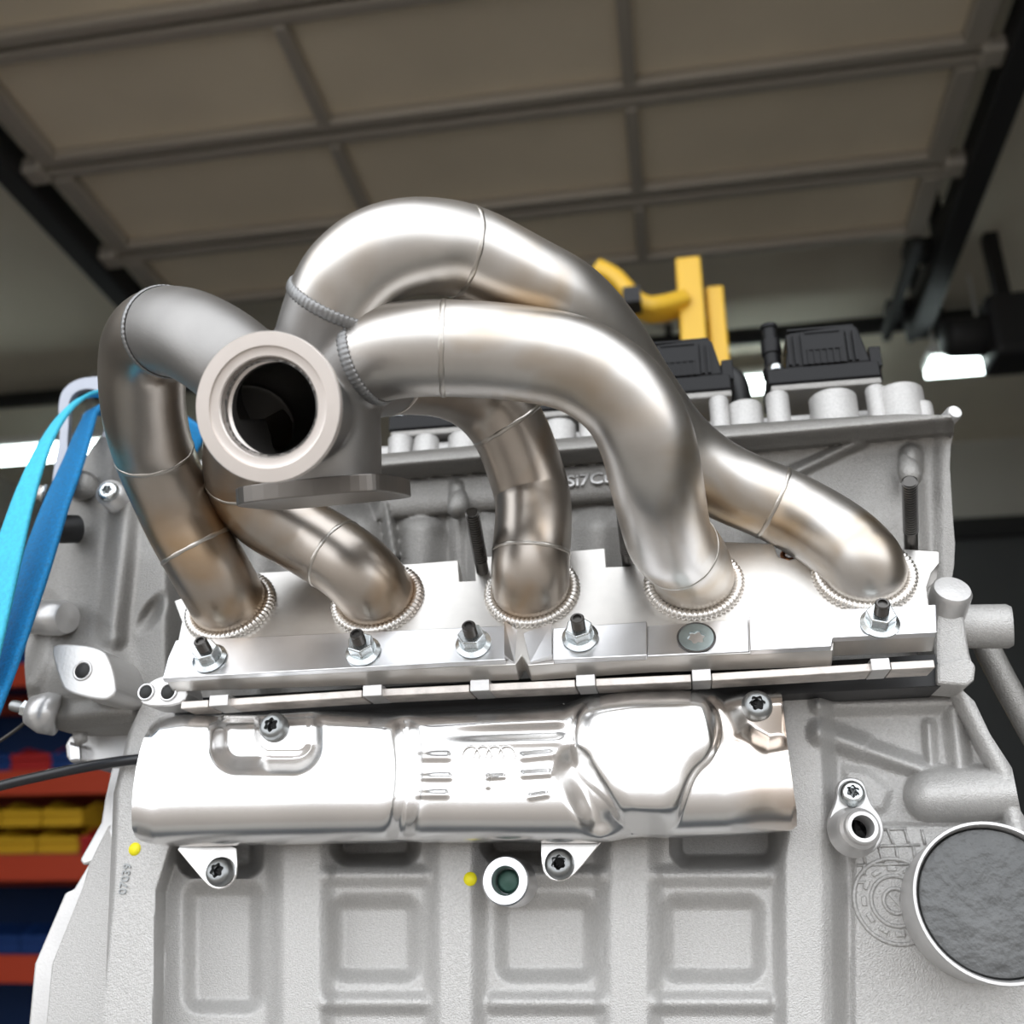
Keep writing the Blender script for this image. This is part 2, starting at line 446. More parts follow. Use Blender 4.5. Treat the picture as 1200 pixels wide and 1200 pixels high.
for sx, x, lab in ((-1, DX[0] - .16, 'dark steel door track along the plain ceiling'), (1, DX[-1] + .15, 'dark steel door track ending at the drive shaft')):
    t = thing('door_track', (x, 1.8, ZD), lab, 'door track')
    MB().box((x, 2.25, ZD - .01), (.10, 4.15, .12)).build('track_channel', M_TRACK, t, bevel=.01)
    MB().box((x - sx * .13, 3.98, ZD - .02), (.035, .75, .05)).build('track_guide', M_TRACK, t)
    for y in (3.75, 4.2):
        MB().box((x - sx * .07, y, ZD + .02), (.16, .09, .07)).build('hanger_foot', M_TRACK, t)
        MB().box((x, y, (ZD + .05 + RZ) / 2), (.05, .05, RZ - ZD - .05)).build('hanger_rod', M_TRACK, t)
# torsion shaft with drive at its end
SH = atD(900, 392, 5.2)
ts = thing('torsion_shaft', (-.4, SH[1], SH[2]), 'dark torsion shaft with drums running across under the ceiling', 'door shaft')
MB().tube([(-3.9, SH[1], SH[2]), (2.2, SH[1], SH[2])], .045, 16).build('shaft', M_TRACK, ts)
for x in (DX[0] - .1, DX[-1] + .28, 0.2):
    MB().lathe([(.05, -.07), (.11, -.07), (.09, -.04), (.09, .04), (.11, .07), (.05, .07)], (x, SH[1], SH[2]), (1, 0, 0), 24, smooth=False).build('cable_drum', M_TRACK, ts)
    MB().box((x - .14, SH[1], (SH[2] + RZ) / 2), (.03, .10, RZ - SH[2])).build('shaft_bracket', M_TRACK, ts)
dm = atD(1178, 392, 4.4)
md = thing('door_drive_motor', dm, 'dark geared door motor hanging near the fluorescent lights', 'motor')
MB().box(dm + np.array([.02, 0, 0]), (.22, .24, .30)).build('gear_housing', M_TRACK, md, bevel=.03)
MB().lathe([(.02, -.17), (.075, -.16), (.09, -.13), (.09, .02), (.075, .05)], dm + np.array([-.10, 0, .0]), (1, .1, 0), 24).build('motor_can', M_TRACK, md)
MB().tube([dm + np.array([.10, 0, -.14]), dm + np.array([.14, 0, -.6]), dm + np.array([.17, 0, -1.2])], .03, 10).build('hanging_cable', M_TRACK, md)
MB().box((dm[0] + .02, dm[1], (dm[2] + .14 + RZ) / 2), (.06, .06, RZ - dm[2] - .14)).build('mount', M_TRACK, md)

# row of fluorescent lamps under the ceiling
for k, (xp, half) in enumerate(((20, .55), (885, .50), (1127, .155))):
    yp = 535 - (xp - 20) * .0955
    c = atD(xp, yp, 5.6 if k < 2 else 4.7)
    t = thing('fluorescent_lamp', c, ['lit fluorescent lamp beyond the blue straps', 'lit fluorescent lamp partly hidden behind the ignition coils', 'lit fluorescent lamp beside the geared door motor'][k], 'lamp', 'fluorescent lamps under the ceiling')
    MB().box(c + np.array([0, 0, .055]), (half * 2, .16, .05)).build('housing', M_LAMPB, t, bevel=.01)
    for dy in (-.045, .045):
        MB().lathe([(.008, -half * .97), (.021, -half * .96), (.021, half * .96), (.008, half * .97)], c + np.array([0, dy, .0]), (1, 0, 0), 14).build('tube', M_LAMP, t)
    for sx in (-.7, .7):
        z0 = c[2] + .08
        MB().box((c[0] + sx * half, c[1], (z0 + RZ) / 2), (.015, .015, RZ - z0)).build('suspension_rod', M_LAMPB, t)

# yellow hoist behind the engine
hp = atY(806, 312, 1.55); hx = hp[0]
hoist = thing('workshop_crane', (hx, 1.55, 0), 'yellow steel workshop crane post with bracket behind the engine', 'crane')
MB().box((hx, 1.55, (hp[2]) / 2 + .02), (.044, .06, hp[2] - .04)).build('post', M_YELLOW, hoist, bevel=.004)
s2 = atY(837, 340, 1.56)
MB().box((s2[0], 1.57, s2[2] / 2 + .02), (.03, .05, s2[2] - .04)).build('side_post', M_YELLOW, hoist, bevel=.004)
MB().box((hx + .025, 1.66, .06), (.10, 1.0, .08)).build('base_leg', M_YELLOW, hoist, bevel=.008)
MB().box((hx + .025, 1.55, .05), (.70, .10, .08)).build('base_cross', M_YELLOW, hoist, bevel=.008)
br = [atY(700, 318, 1.50), atY(722, 330, 1.50), atY(742, 352, 1.50), atY(757, 362, 1.50), atY(775, 362, 1.51), atY(800, 356, 1.53)]
MB().ribbon(spline(br), (0, 1, .0), .05, .022).build('hook_bracket', M_YELLOW, hoist, bevel=0)
MB().box(atY(741, 352, 1.46), (.03, .04, .03)).build('pin_block', M_TRACK, hoist)

# storage rack with bins, on the left beyond the engine
YR = 3.4
rk0, rk1 = atY(-160, 1000, YR)[0], atY(210, 1000, YR)[0]
rack = thing('storage_rack', ((rk0 + rk1) / 2, YR, 0), 'blue storage rack with red beams along the wall', 'rack')
def zpx(y, x=60): return float(atY(x, y, YR)[2])
for x in (rk0, rk1):
    for dy in (0, .5): MB().box((x, YR + dy, 1.25), (.07, .07, 2.5)).build('upright', M_BLUEU, rack)
shelf_z = [zpx(1120), zpx(1003), zpx(905), zpx(780), zpx(660)]
for z in shelf_z:
    for dy in (0, .5): MB().box(((rk0 + rk1) / 2, YR + dy - .02, z - .04), (rk1 - rk0, .04, .085)).build('beam', M_RED, rack)
    MB().box(((rk0 + rk1) / 2, YR + .25, z), (rk1 - rk0, .5, .015)).build('shelf_board', M_BLUEU, rack)
MB().box(((rk0 + rk1) / 2, YR + .53, 1.25), (rk1 - rk0, .02, 2.5)).build('back_panel', M_BLUEU, rack)
def bin_mesh(m):
    w, d, h = .18, .30, .105; t = .006
    b = MB(); b.box((0, 0, t / 2), (w, d, t)); b.box((0, d / 2 - t / 2, h / 2), (w, t, h))
    for s in (-1, 1):
        b.prism([(s * w / 2, d / 2, 0), (s * w / 2, d / 2, h), (s * w / 2, -d / 4, h), (s * w / 2, -d / 2, h * .55), (s * w / 2, -d / 2, 0)], (-s * t, 0, 0))
    b.box((0, -d / 2 + t / 2, h * .27), (w, t, h * .55))
    b.box((0, -d / 2 - .006, h * .5), (w * 1.0, .014, .02))
    return b
BIN = {}
for nm, m in (('yellow', M_BINY), ('blue', M_BINB), ('red', M_BINR)):
    BIN[nm] = None
def put_bin(colr, x, z, dy=.16, sc=1.0):
    m = {'yellow': M_BINY, 'blue': M_BINB, 'red': M_BINR}[colr]
    if BIN[colr] is None: BIN[colr] = bin_mesh(m).build('storage_bin', m, None, origin=(0, 0, 0)); o = BIN[colr]
    else: o = BIN[colr].copy(); COL.objects.link(o)
    o.location = (x, YR + dy, z); o.scale = (sc, 1, sc)
    return o
row_lab = {'yellow': 'open-fronted yellow plastic bin on the rack', 'blue': 'open-fronted blue plastic bin on the rack', 'red': 'open-fronted red plastic bin on the rack'}
plan = [(1, ['yellow', 'yellow', 'yellow', 'yellow', 'yellow', 'red', 'yellow'], 2), (2, ['blue', 'blue', 'blue', 'red', 'blue', 'blue', 'blue'], 1), (3, ['blue', 'blue', 'blue', 'blue', 'blue', 'blue', 'blue'], 1), (0, ['blue'] * 7, 1)]
nb = 7; pw = (rk1 - rk0 - .1) / nb
for si, cols, levels in plan:
    for lv in range(levels):
        for i, c in enumerate(cols):
            if si == 1 and lv == 1 and i > 4: continue
            sc = min(1, pw / .185); bz = shelf_z[si] + .0085 + lv * (.1055 * sc)
            if si == 1: sc *= .98
            o = put_bin(c, rk0 + .05 + pw * (i + .5), bz, .14 + lv * .0, sc)
            where = ' lowest shelf' if si == 0 else ' top filled shelf' if si == 3 else ' shelf above the yellow bins' if si == 2 else ('' if lv == 0 else '')
            lab = row_lab[c] + where if si != 1 else row_lab[c].replace('on the rack', 'stacked on another bin' if lv else 'standing under the stacked bins')
            tag(o, lab, 'bin', c + ' bins on the storage rack')

# steel stand that carries the engine
ZB = H - 0.14
stand = thing('engine_stand', (-.08, .72, 0), 'grey steel stand carrying the engine', 'stand')
MB().box((-.08, .72, ZB - .02), (.75, .40, .04)).build('top_plate', M_STAND, stand, bevel=.004)
for x in (-.40, .24):
    for y in (.56, .88): MB().box((x, y, (ZB - .04) / 2), (.06, .06, ZB - .04)).build('leg', M_STAND, stand)
for y in (.56, .88): MB().box((-.08, y, .3), (.58, .04, .04)).build('stretcher', M_STAND, stand)

# ------------------------------------------------------------------ exhaust manifold
A25 = math.radians(25)
FN = np.array([0, -math.cos(A25), math.sin(A25)])           # outward normal of the port face
FU = np.array([0, math.sin(A25), math.cos(A25)])
FP = np.array([-0.25304, 0.52516, 0.16879 + H])             # centre of the first port
PORT = [FP + np.array([0.088 * i, 0, 0]) for i in range(5)]
def fpt(x, y, off=0.0): return onplane(x, y, FP + FN * off, FN)
manif = thing('exhaust_manifold', FP + np.array([.17, -.02, 0]), 'welded five-runner stainless exhaust manifold with blasted collector', 'manifold')

def poly3(pts, off): return [fpt(x, y, off) for x, y in pts]
plate_px = [(192, 794), (197, 782), (209, 748), (213, 728), (204, 704), (300, 671), (420, 664), (490, 660), (537, 656), (539, 681), (557, 680), (556, 653),
            (672, 645), (709, 642), (711, 664), (739, 663), (738, 640), (838, 634), (906, 637), (912, 652), (924, 656), (938, 652), (942, 637), (1058, 643), (1101, 646), (1101, 659), (1092, 670), (1086, 687),
            (1089, 710), (1097, 744), (978, 750), (976, 762), (760, 770), (619, 780), (611.5, 768), (604, 779)]
MB().prism(poly3(plate_px, 0), FN * -.013).build('port_flange', M_PLATE, manif, bevel=.0006)
def bar(pts, off, name='flange_bar', back=0.0):
    return MB().prism(poly3(pts, off), FN * (.0002 - off)).build(name, M_MACH, manif, bevel=.0005)
bar([(190, 795), (197, 770), (206, 750), (592, 733), (592, 773)], .004)
# angled end facet of the long bar
a = poly3([(592.3, 733), (606, 738), (603, 777), (592.3, 773)], .0002)
MB().add([a[0], a[1], a[2], a[3], a[0] + FN * .004, a[3] + FN * .004], [(0, 1, 2, 3), (0, 4, 1), (3, 2, 5), (4, 5, 2, 1), (0, 3, 5, 4)]).build('bar_end_facet', M_MACH, manif)
bar([(648, 736), (758, 728), (758, 768), (648, 773)], .004)
a = poly3([(647.7, 736), (614, 744), (622, 778), (647.7, 773)], .0002)
MB().add([a[0], a[1], a[2], a[3], a[0] + FN * .004, a[3] + FN * .004, a[1] + FN * .0015, a[2] + FN * .0015], [(0, 1, 2, 3), (0, 4, 6, 1), (3, 2, 7, 5), (4, 5, 7, 6), (1, 6, 7, 2), (0, 3, 5, 4)]).build('bar_end_facet', M_MACH, manif)
bar([(758.5, 733), (877, 725), (878, 763), (758.5, 769)], .0012)
bar([(877.5, 722), (900, 718), (1097, 708), (1098, 741), (976, 747), (974, 757), (879, 762)], .004)

ROD = 0.0214
RUN = [
    [(318, 470, .446), (288, 438, .447), (252, 409, .455), (216, 391, .470), (187, 391, .488), (171, 409, .503), (167, 445, .518), (170, 488, .535), (182, 535, .555), (203, 585, .565), (230, 636, .570), (253, 678, .574)],
    [(350, 475, .470), (312, 482, .500), (288, 515, .535), (286, 560, .565), (308, 598, .572), (350, 624, .573), (388, 647, .568), (420, 676, .562)],
    [(415, 440, .470), (470, 436, .505), (525, 444, .540), (566, 466, .560), (598, 505, .566), (619, 562, .568), (629, 615, .560), (628, 660, .55)],
    [(400, 440, .460), (424, 422, .456), (462, 411, .450), (520, 408, .447), (600, 413, .450), (664, 424, .450), (706, 445, .450), (737, 474, .450), (758, 516, .452), (769, 565, .464), (781, 622, .495), (798, 660, .523)],
    [(372, 420, .462), (382, 385, .456), (396, 348, .450), (414, 322, .447), (446, 299, .447), (490, 289, .452), (547, 296, .464), (616, 330, .474), (664, 357, .485), (706, 402, .503), (746, 462, .528), (790, 520, .552), (840, 560, .560), (903, 588, .560), (960, 612, .548), (998, 640, .536)],
]
SEAMS = [[(145, 545), (205, 655), (178, 390)], [(268, 566), (395, 645)], [(594, 497), (628, 648)], [(522, 408), (783, 655), (430, 420)], [(545, 295), (905, 588), (390, 345)]]
PATH = []
for i, pts in enumerate(RUN):
    P = [atD(*p) for p in pts]
    while np.linalg.norm(P[-1] - PORT[i]) < .050: P.pop()
    Lp = np.linalg.norm(PORT[i] - P[-1]); m0 = nrm(P[-1] - P[-2]) * Lp * 1.0; m1 = -FN * Lp * (1.25 if i != 4 else .8); pe = P[-1]
    for t in (.2, .4, .6, .8, .93, 1.0):
        P.append((2 * t ** 3 - 3 * t * t + 1) * pe + (t ** 3 - 2 * t * t + t) * m0 + (3 * t * t - 2 * t ** 3) * PORT[i] + (t ** 3 - t * t) * m1)
    P.append(PORT[i] - FN * .003)
    PATH.append(spline(P))
def project(p):
    d = (p - CAM) @ CF
    return np.stack([600 + FPX * ((p - CAM) @ CR) / d, 600 - FPX * ((p - CAM) @ CU) / d], -1)
# where each welded collector stub ends and the runner begins (index on the path nearest to a pixel)
def near(P, px): return int(np.argmin(np.hypot(*(project(P) - np.array(px)).T)))
CUT = [near(PATH[0], (196, 391)), near(PATH[1], (300, 497)), near(PATH[2], (452, 437)), near(PATH[3], (433, 418)), near(PATH[4], (391, 356))]
runlab = ['runner with bronze tint bending down beside the blue straps', None, None, None, None]
for i, P in enumerate(PATH):
    k = CUT[i]; Q = P[k:]
    r = MB().tube(Q, ROD, 48).build('runner_pipe', M_PIPE if i > 2 else M_PIPE2, manif)
    sl = SEAMS[i][:2] if i in (0, 3, 4) else SEAMS[i]
    for s in sl:
        j = near(Q, s); j = min(max(j, 1), len(Q) - 2); t = Q[j + 1] - Q[j - 1]
        MB().torus(Q[j], t, ROD - .0001, .00045, 72, 8, 60, .15, flat=2.8).build('weld_seam', M_SEAM, r)
    # heavy bead where the runner is welded to the blasted collector
    if i in (0, 3, 4):
        t = P[k + 1] - P[k - 1]
        MB().torus(P[k], t, ROD + .0003, .0009 if i else .0006, 260, 8, 60, .10, flat=3.0).build('collector_weld', M_BWELD, r)
    # laced fillet weld on the flange
    j = len(P) - 1
    MB().torus(PORT[i] + FN * .0012, FN, ROD + .0022, .0028, 240, 10, 58, .22, flat=.9).build('fillet_weld', M_WELD, r)

# blasted collector: the stubs flow into one body
cb = MB()
for i, P in enumerate(PATH):
    rr = ROD + .0001
    cb.tube(P[:CUT[i] + 1], rr, 40)
VBC = atD(313, 477, .402); VBB = atD(372, 489, .462)
VN = nrm(VBC - VBB)
cb.tube([VBB, VBC - VN * .004], .0215, 40)
c0, c1 = atD(384, 448, .462), atD(383, 570, .470)
cb.tube([c0, (c0 + c1) / 2, c1], [.0235, .0250, .0255], 40)
cb.lathe([(0.0, -.022), (.014, -.018), (.021, -.008), (.0235, 0.0)], c0, c1 - c0, 40)
col = cb.build('collector', M_BLAST, manif)
md_ = col.modifiers.new('r', 'REMESH'); md_.mode = 'VOXEL'; md_.voxel_size = .0011; md_.use_smooth_shade = True
md_ = col.modifiers.new('s', 'SMOOTH'); md_.factor = .6; md_.iterations = 14
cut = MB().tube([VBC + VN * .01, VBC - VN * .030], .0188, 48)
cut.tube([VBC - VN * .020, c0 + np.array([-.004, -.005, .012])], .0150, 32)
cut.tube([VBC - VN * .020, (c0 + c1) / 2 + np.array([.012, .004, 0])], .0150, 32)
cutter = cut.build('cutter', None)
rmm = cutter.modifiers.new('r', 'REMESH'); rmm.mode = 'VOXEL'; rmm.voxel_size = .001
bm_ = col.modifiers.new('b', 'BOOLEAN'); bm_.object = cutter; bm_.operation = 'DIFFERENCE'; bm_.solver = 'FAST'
bpy.context.view_layer.update()
dg = bpy.context.evaluated_depsgraph_get()
me_ = bpy.data.meshes.new_from_object(col.evaluated_get(dg))
col.modifiers.clear(); old = col.data; col.data = me_; bpy.data.meshes.remove(old)
me_.materials.clear(); me_.materials.append(M_BLAST); me_.materials.append(M_BORESHADE)
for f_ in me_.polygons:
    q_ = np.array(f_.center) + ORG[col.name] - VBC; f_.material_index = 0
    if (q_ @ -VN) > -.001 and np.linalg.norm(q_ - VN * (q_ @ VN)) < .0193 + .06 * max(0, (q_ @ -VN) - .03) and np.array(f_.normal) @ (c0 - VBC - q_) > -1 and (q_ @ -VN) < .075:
        f_.material_index = 1  # inner outlet faces coloured near-black for the shade in the hole
me_.polygons.foreach_set('use_smooth', [True] * len(me_.polygons)); me_.set_sharp_from_angle(angle=math.radians(50))
bpy.data.objects.remove(cutter)
# clamp flange of the outlet that faces the doorway
vb = MB().lathe([(.0192, -.010), (.0215, -.010), (.0238, -.0075), (.0300, -.0035), (.0304, -.0030), (.0304, -.0006), (.0300, 0), (.0246, 0), (.0242, -.0010), (.0236, -.0012), (.0208, -.0012), (.0203, -.0018), (.0203, -.009), (.0192, -.010)], VBC, VN, 96)
vb.f = [f for f in vb.f if len(f) == 4]; vb.sm = vb.sm[:len(vb.f)]
vb.build('clamp_flange', M_VB, manif, autosmooth=25)
# turbo flange under the collector
tc_ = atD(374, 577, .470); ang = math.radians(4)
tb = nrm(np.array([0.06, math.cos(math.radians(19)), math.sin(math.radians(19))])); ta = nrm(np.cross(tb, (0, 0, 1)))
ax = np.array([ta, tb, np.cross(ta, tb)])
loop = smooth_poly([(-.038, -.026), (.030, -.026), (.039, -.014), (.039, .024), (.03, .032), (-.03, .032), (-.038, .024)], 3)
MB().prism([tc_ + ax[0] * p[0] + ax[1] * p[1] + ax[2] * -.004 for p in loop], ax[2] * .008).build('turbo_flange', M_SCALE2, manif, bevel=.0006)

# ---- studs and nuts of the manifold
def thread(r, l0, l1, pitch, mb, axis=(0, 0, 1), seg=20):
    pr = []; h = l0
    while h < l1 - pitch:
        pr += [(r, h), (r * .86, h + pitch * .5)]; h += pitch
    pr += [(r, h), (r, l1 - .0006), (r * .86, l1)]
    return mb.lathe([(r * .3, l0)] + pr + [(r * .62, l1), (r * .58, l1 - .0012), (.0001, l1 - .0012)], (0, 0, 0), axis, seg, smooth=False)
stud = tag(thread(.0036, -.012, .0155, .0011, MB()).build('flange_stud', M_BLACKSTEEL, None, origin=(0, 0, 0)), 'short black threaded stud end poking out of a flange nut', 'stud', 'short studs of the manifold flange')
nut = thing('flange_nut', (0, 0, 0), 'zinc-plated hex flange nut clamping the bar of the manifold flange', 'nut', 'flange nuts on the manifold')
MB().lathe([(.0040, 0), (.0093, 0), (.0095, .0010), (.0074, .0024), (.0040, .0024)], (0, 0, 0), (0, 0, 1), 40).build('washer_collar', M_ZINC, nut, autosmooth=30)
hx_ = [(.0073 * math.cos(math.pi / 3 * k), .0073 * math.sin(math.pi / 3 * k), .0018) for k in range(6)]
MB().prism(hx_, (0, 0, .0068)).build('hex', M_ZINC, nut, bevel=.0008, seg=3)
for k, (x, y) in enumerate([(246, 772), (426, 764), (555, 755), (680, 747), (1031, 731)]):
    p = fpt(x, y, .0044)
    w_ = ['at the bar end beside the drilled deck lug', 'under the runner that crosses below the collector', 'next to the angled bar end facet', 'beside the countersunk screw', 'on the stepped bar below the copper-washered runner'][k]
    place(nut, p, FN, spin=.3 + k * .37, label='zinc-plated flange nut ' + w_)
    place(stud, p, FN, spin=k, label='short black stud end ' + w_)
# countersunk screw in the low step of the bar
def torx_bolt(name, R, hgt, m, label, cat, group, collar=True, csk=False):
    t = thing(name, (0, 0, 0), label, cat, group)
    if csk: pr = [(R * .5, -R * .5), (R, -.0002), (R, .0002), (R * .96, .0005), (R * .46, .0005)]
    else: pr = [(R * .8, 0), (R, 0), (R, hgt * .28), (R * .93, hgt * .62), (R * .78, hgt * .9), (R * .62, hgt), (R * .46, hgt)]
    n = len(pr); top = pr[-1][1]
    pr += [(R * .44, top - R * .05), (R * .42, top - R * .45), (.0002, top - R * .5)]
    MB().lathe(pr, (0, 0, 0), (0, 0, 1), 60, lobes={n - 1: (6, .13), n: (6, .14), n + 1: (6, .14)}).build('bolt_head', m, t, autosmooth=35)
    MB().lathe([(R * .40, top - R * .44), (.0002, top - R * .44)], (0, 0, 0), (0, 0, 1), 24).build('drive_socket', M_DARKHOLE if m is not M_ZINC else M_BOLT, t)
    return t
csk = torx_bolt('countersunk_screw', .0090, .001, M_ZINC2, 'zinc countersunk torx screw flush in the recessed flange bar', 'screw', None, csk=True)
MB().torus((0, 0, .0002), (0, 0, 1), .0094, .0005, 48, 8).build('seat_ring', M_BLACKSTEEL, csk)
place(csk, fpt(816, 747, .0016), FN, spin=.2)

# long studs standing in the slots at the upper flange edge
def long_stud(bx, by, tx, ty, label, L=.058):
    b = fpt(bx, by, -.010)
    r = ray(tx, ty); s = np.linspace(.4, .7, 3001); q = CAM + r * s[:, None]
    want = np.linalg.norm(q - b, axis=1); k = np.argmin(np.abs(want - L) + (q[:, 1] > b[1] + .01) * 1.0)
    ax_ = nrm(q[k] - b); m_ = MB(); pr = [(.001, -.004), (.0036, -.004), (.0036, L * .34)]
    h = L * .34
    while h < L - .001: pr += [(.0040, h), (.0040, h + .0008), (.0034, h + .0010), (.0034, h + .0017)]; h += .0018
    pr += [(.0038, L - .0004), (.0030, L), (.0008, L)]
    m_.lathe(pr, b, ax_, 20, smooth=False)
    return tag(m_.build('long_stud', M_BLACKSTEEL, None), label, 'stud', 'long studs above the flange')
long_stud(568, 683, 553, 600, 'long black stud in the slot between the collector and the middle runner')
long_stud(1068, 650, 1066, 563, 'long black stud at the flange corner under the rounded head boss')
long_stud(737, 668, 731, 600, 'long black stud mostly hidden behind the large front runner')
cw = MB().torus(fpt(925, 651, -.012), FN, .0036, .0015, 32, 10).build('copper_washer', M_COPPER, None)
tag(cw, 'copper washer in the flange slot behind the far runner', 'washer')

# ------------------------------------------------------------------ cylinder head
YH = 0.588
head = thing('cylinder_head_casting', (-.05, YH + .1, H + .09), 'cast aluminium cylinder head with ribs and cast lettering', 'cylinder head')
def yr(x): return np.interp(x, [60, 200, 460, 700, 900, 1115], [590, 572, 546, 526, 510, 491])
head_px = smooth_poly([(1112, 482), (1120, 500), (1112, 530), (1116, 600), (1120, 650), (1112, 700), (1100, 745), (1100, 793), (900, 806), (600, 812), (300, 826), (215, 828), (165, 846), (85, 856), (52, 852), (40, 838), (31, 812),
            (28, 770), (35, 735), (48, 700), (50, 665), (62, 636), (82, 596), (92, 556), (104, 528), (122, 508), (150, 512), (205, 560), (300, 548), (460, 530), (700, 510), (900, 494)], 1)
def head_h(x, y):
    h = np.zeros_like(x); k = ss(180, 215, x)
    m = roll(np.abs(y - yr(x) - 2), 18, .011) * k
    h += .012 * ss(yr(x) + 14, yr(x) - 4, y) * k + .004 * ss(yr(x) + 34, yr(x) + 10, y) * k
    m = np.maximum(m, roll(np.abs(y - yr(x) - 40), 27, .010) * ss(430, 450, x) * ss(760, 735, x))
    # ports bulging outwards below
    for cx in (300, 418, 492, 570, 700, 800, 905):
        m = np.maximum(m, ridge(np.hypot((x - cx) / 1.0, np.maximum(0, 622 - y) * 1.0), 32, .011))
    m = np.maximum(m, ridge(sseg(x, y, 452, 590, 462, 650), 10, .012))
    # rounded stud bosses
    for cx, cy in ((535, 582), (1068, 542)):
        d = np.hypot((x - cx) * 1.0, (y - cy - np.clip(y - cy, -14, 10) * .55))
        m = np.maximum(m, roll(d, 15, .010) + ridge(d, 18, .005))
        m = np.maximum(m, ridge(sseg(x, y, cx + 2, cy + 20, cx + 6, cy + 100), 15, .005))
    # diagonal rib and right-hand corner
    m = np.maximum(m, ridge(sseg(x, y, 925, 556, 1010, 516), 9, .006))
    h += m
    h += .0045 * ss(1090, 1108, x) + .003 * ss(60, 10, np.hypot((x - 1030), (y - 590) * .8))
    h -= .004 * ss(60, 0, np.hypot((x - 985) / 1.6, y - 565))
    # left-hand end: smooth slope, long ridge, dimple, gear bulge
    L = ss(230, 190, x)
    h += L * (.020 * ss(520, 660, y) + .010 * ss(60, 140, x))
    h += L * ridge(sseg(x, y, 152, 540, 132, 745), 18, .009)
    h += L * plate(psd(x, y, [(60, 640), (95, 560), (125, 600), (128, 730), (70, 735), (52, 690)]), .005, 16)
    h -= L * ridge(np.hypot((x - 178) * .8 + (y - 718) * .55, ((y - 718) * .8 - (x - 178) * .55) / 2.4), 11, .007)
    h += ridge(np.hypot(x - 95, (y - 790) * 1.0), 60, .020) * ss(190, 160, x)
    h += ridge(sseg(x, y, 70, 842, 150, 832), 16, .007)
    h += ridge(sseg(x, y, 60, 740, 36, 800), 16, .006)
    return h
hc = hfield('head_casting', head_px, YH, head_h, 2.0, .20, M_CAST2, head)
for bx_, by_ in ((536, 600), (1068, 562)):
    Rb = .0068
    MB().lathe([(.0001, -.004), (Rb * .55, -.003), (Rb * .9, 0), (Rb, .005), (Rb * .93, .010), (Rb * .72, .0155), (Rb * .45, .0195), (.0001, .0215)], atY(bx_, by_, YH - .014), nrm((0, .35, 1)), 28).build('stud_boss', M_CAST2, head)
# cast lettering on the roll under the cam cover rail
def on_head(x, y, out=0.0):
    xx, yy = np.array([[float(x)]]), np.array([[float(y)]])
    return atY(xx, yy, YH - head_h(xx, yy) - out)[0, 0]
pa, pb = on_head(672, 566), on_head(722, 561)
text_mesh('cast_lettering', 'Si7Cu0', .0125, .0008, on_head(697, 562, .0012) + np.array([0.0, 0, 0]), pb - pa, np.array([0, .25, 1.0]), M_CASTD, head)

# machined lower edge of the head with its row of raised tabs
def strip(x0, y0, x1, y1, th, Y0, Y1, name, m, par, ins=0.0):
    a, b = atY(x0, y0, Y0), atY(x1, y1, Y0); mpt = (a + b) / 2; d = b - a
    hgt = th * .55 / FPX
    return MB().box(mpt + np.array([0, (Y1 - Y0) / 2, 0]), (np.linalg.norm(d), Y1 - Y0, hgt), (nrm(d), (0, 1, 0), nrm(np.cross(nrm(d), (0, 1, 0))))).build(name, m, par, bevel=.0004)
def yg(x): return np.interp(x, [150, 250, 435, 690, 825, 1035, 1110], [830, 824, 812, 800, 794, 781, 777])
tabs = [256, 436, 562, 686, 822, 1032]
edges = [212] + tabs + [1095]
for i in range(len(edges) - 1):
    x0 = edges[i] + (12 if i else 0); x1 = edges[i + 1] - (12 if i < len(edges) - 2 else 0)
    strip(x0, float(yg(x0)), x1, float(yg(x1)), 8.5, .512, .530, 'deck_edge', M_GASKET, head)
for x in tabs:
    strip(x - 11, float(yg(x - 11)) - 3, x + 11, float(yg(x + 11)) - 3, 13, .508, .528, 'deck_tab', M_CASTD, head)
strip(205, 836, 1100, 785, 36, .545, .75, 'gap_shade_sheet', M_RUBBER, head)  # near-black sheet standing in for the shade in the gap
# drilled lug at the left end of the deck
lug = smooth_poly([(163, 829), (166, 810), (178, 796), (200, 790), (216, 792), (222, 826)], 2)
lp = [atY(x, y, .516) for x, y in lug]
dlug = MB().prism(lp, (0, .02, 0)).build('deck_lug', M_CASTD, head, bevel=.0008)
for (x, y, r) in ((171, 811, .0043), (197, 811, .0046)):
    MB().lathe([(r, 0), (r * .99, .0007), (.0002, .0007)], atY(x, y, .516), (0, -1, 0), 24).build('lug_hole', M_DARKHOLE, dlug)
    MB().torus(atY(x, y, .5156), (0, 1, 0), r, .0007, 32, 8).build('hole_chamfer', M_MACH, dlug)
# sloped lug with threaded hole
lugp = smooth_poly([(59, 762), (66, 753), (118, 758), (130, 775), (137, 806), (132, 817), (120, 822), (78, 812), (70, 800)], 2)
mlug = MB().prism([atY(x, y, .522) for x, y in lugp], (0, .04, 0)).build('mounting_lug', M_CASTD, head, bevel=.0015, seg=3)
hb = atY(97, 786, .522)
MB().torus(hb, (0, 1, 0), .0052, .0009, 32, 8).build('hole_chamfer', M_CASTD, mlug)
MB().lathe([(.0050, 0), (.0049, .0006), (.0002, .0006)], hb, (0, -1, 0), 24).build('threaded_hole', M_DARKHOLE, mlug)
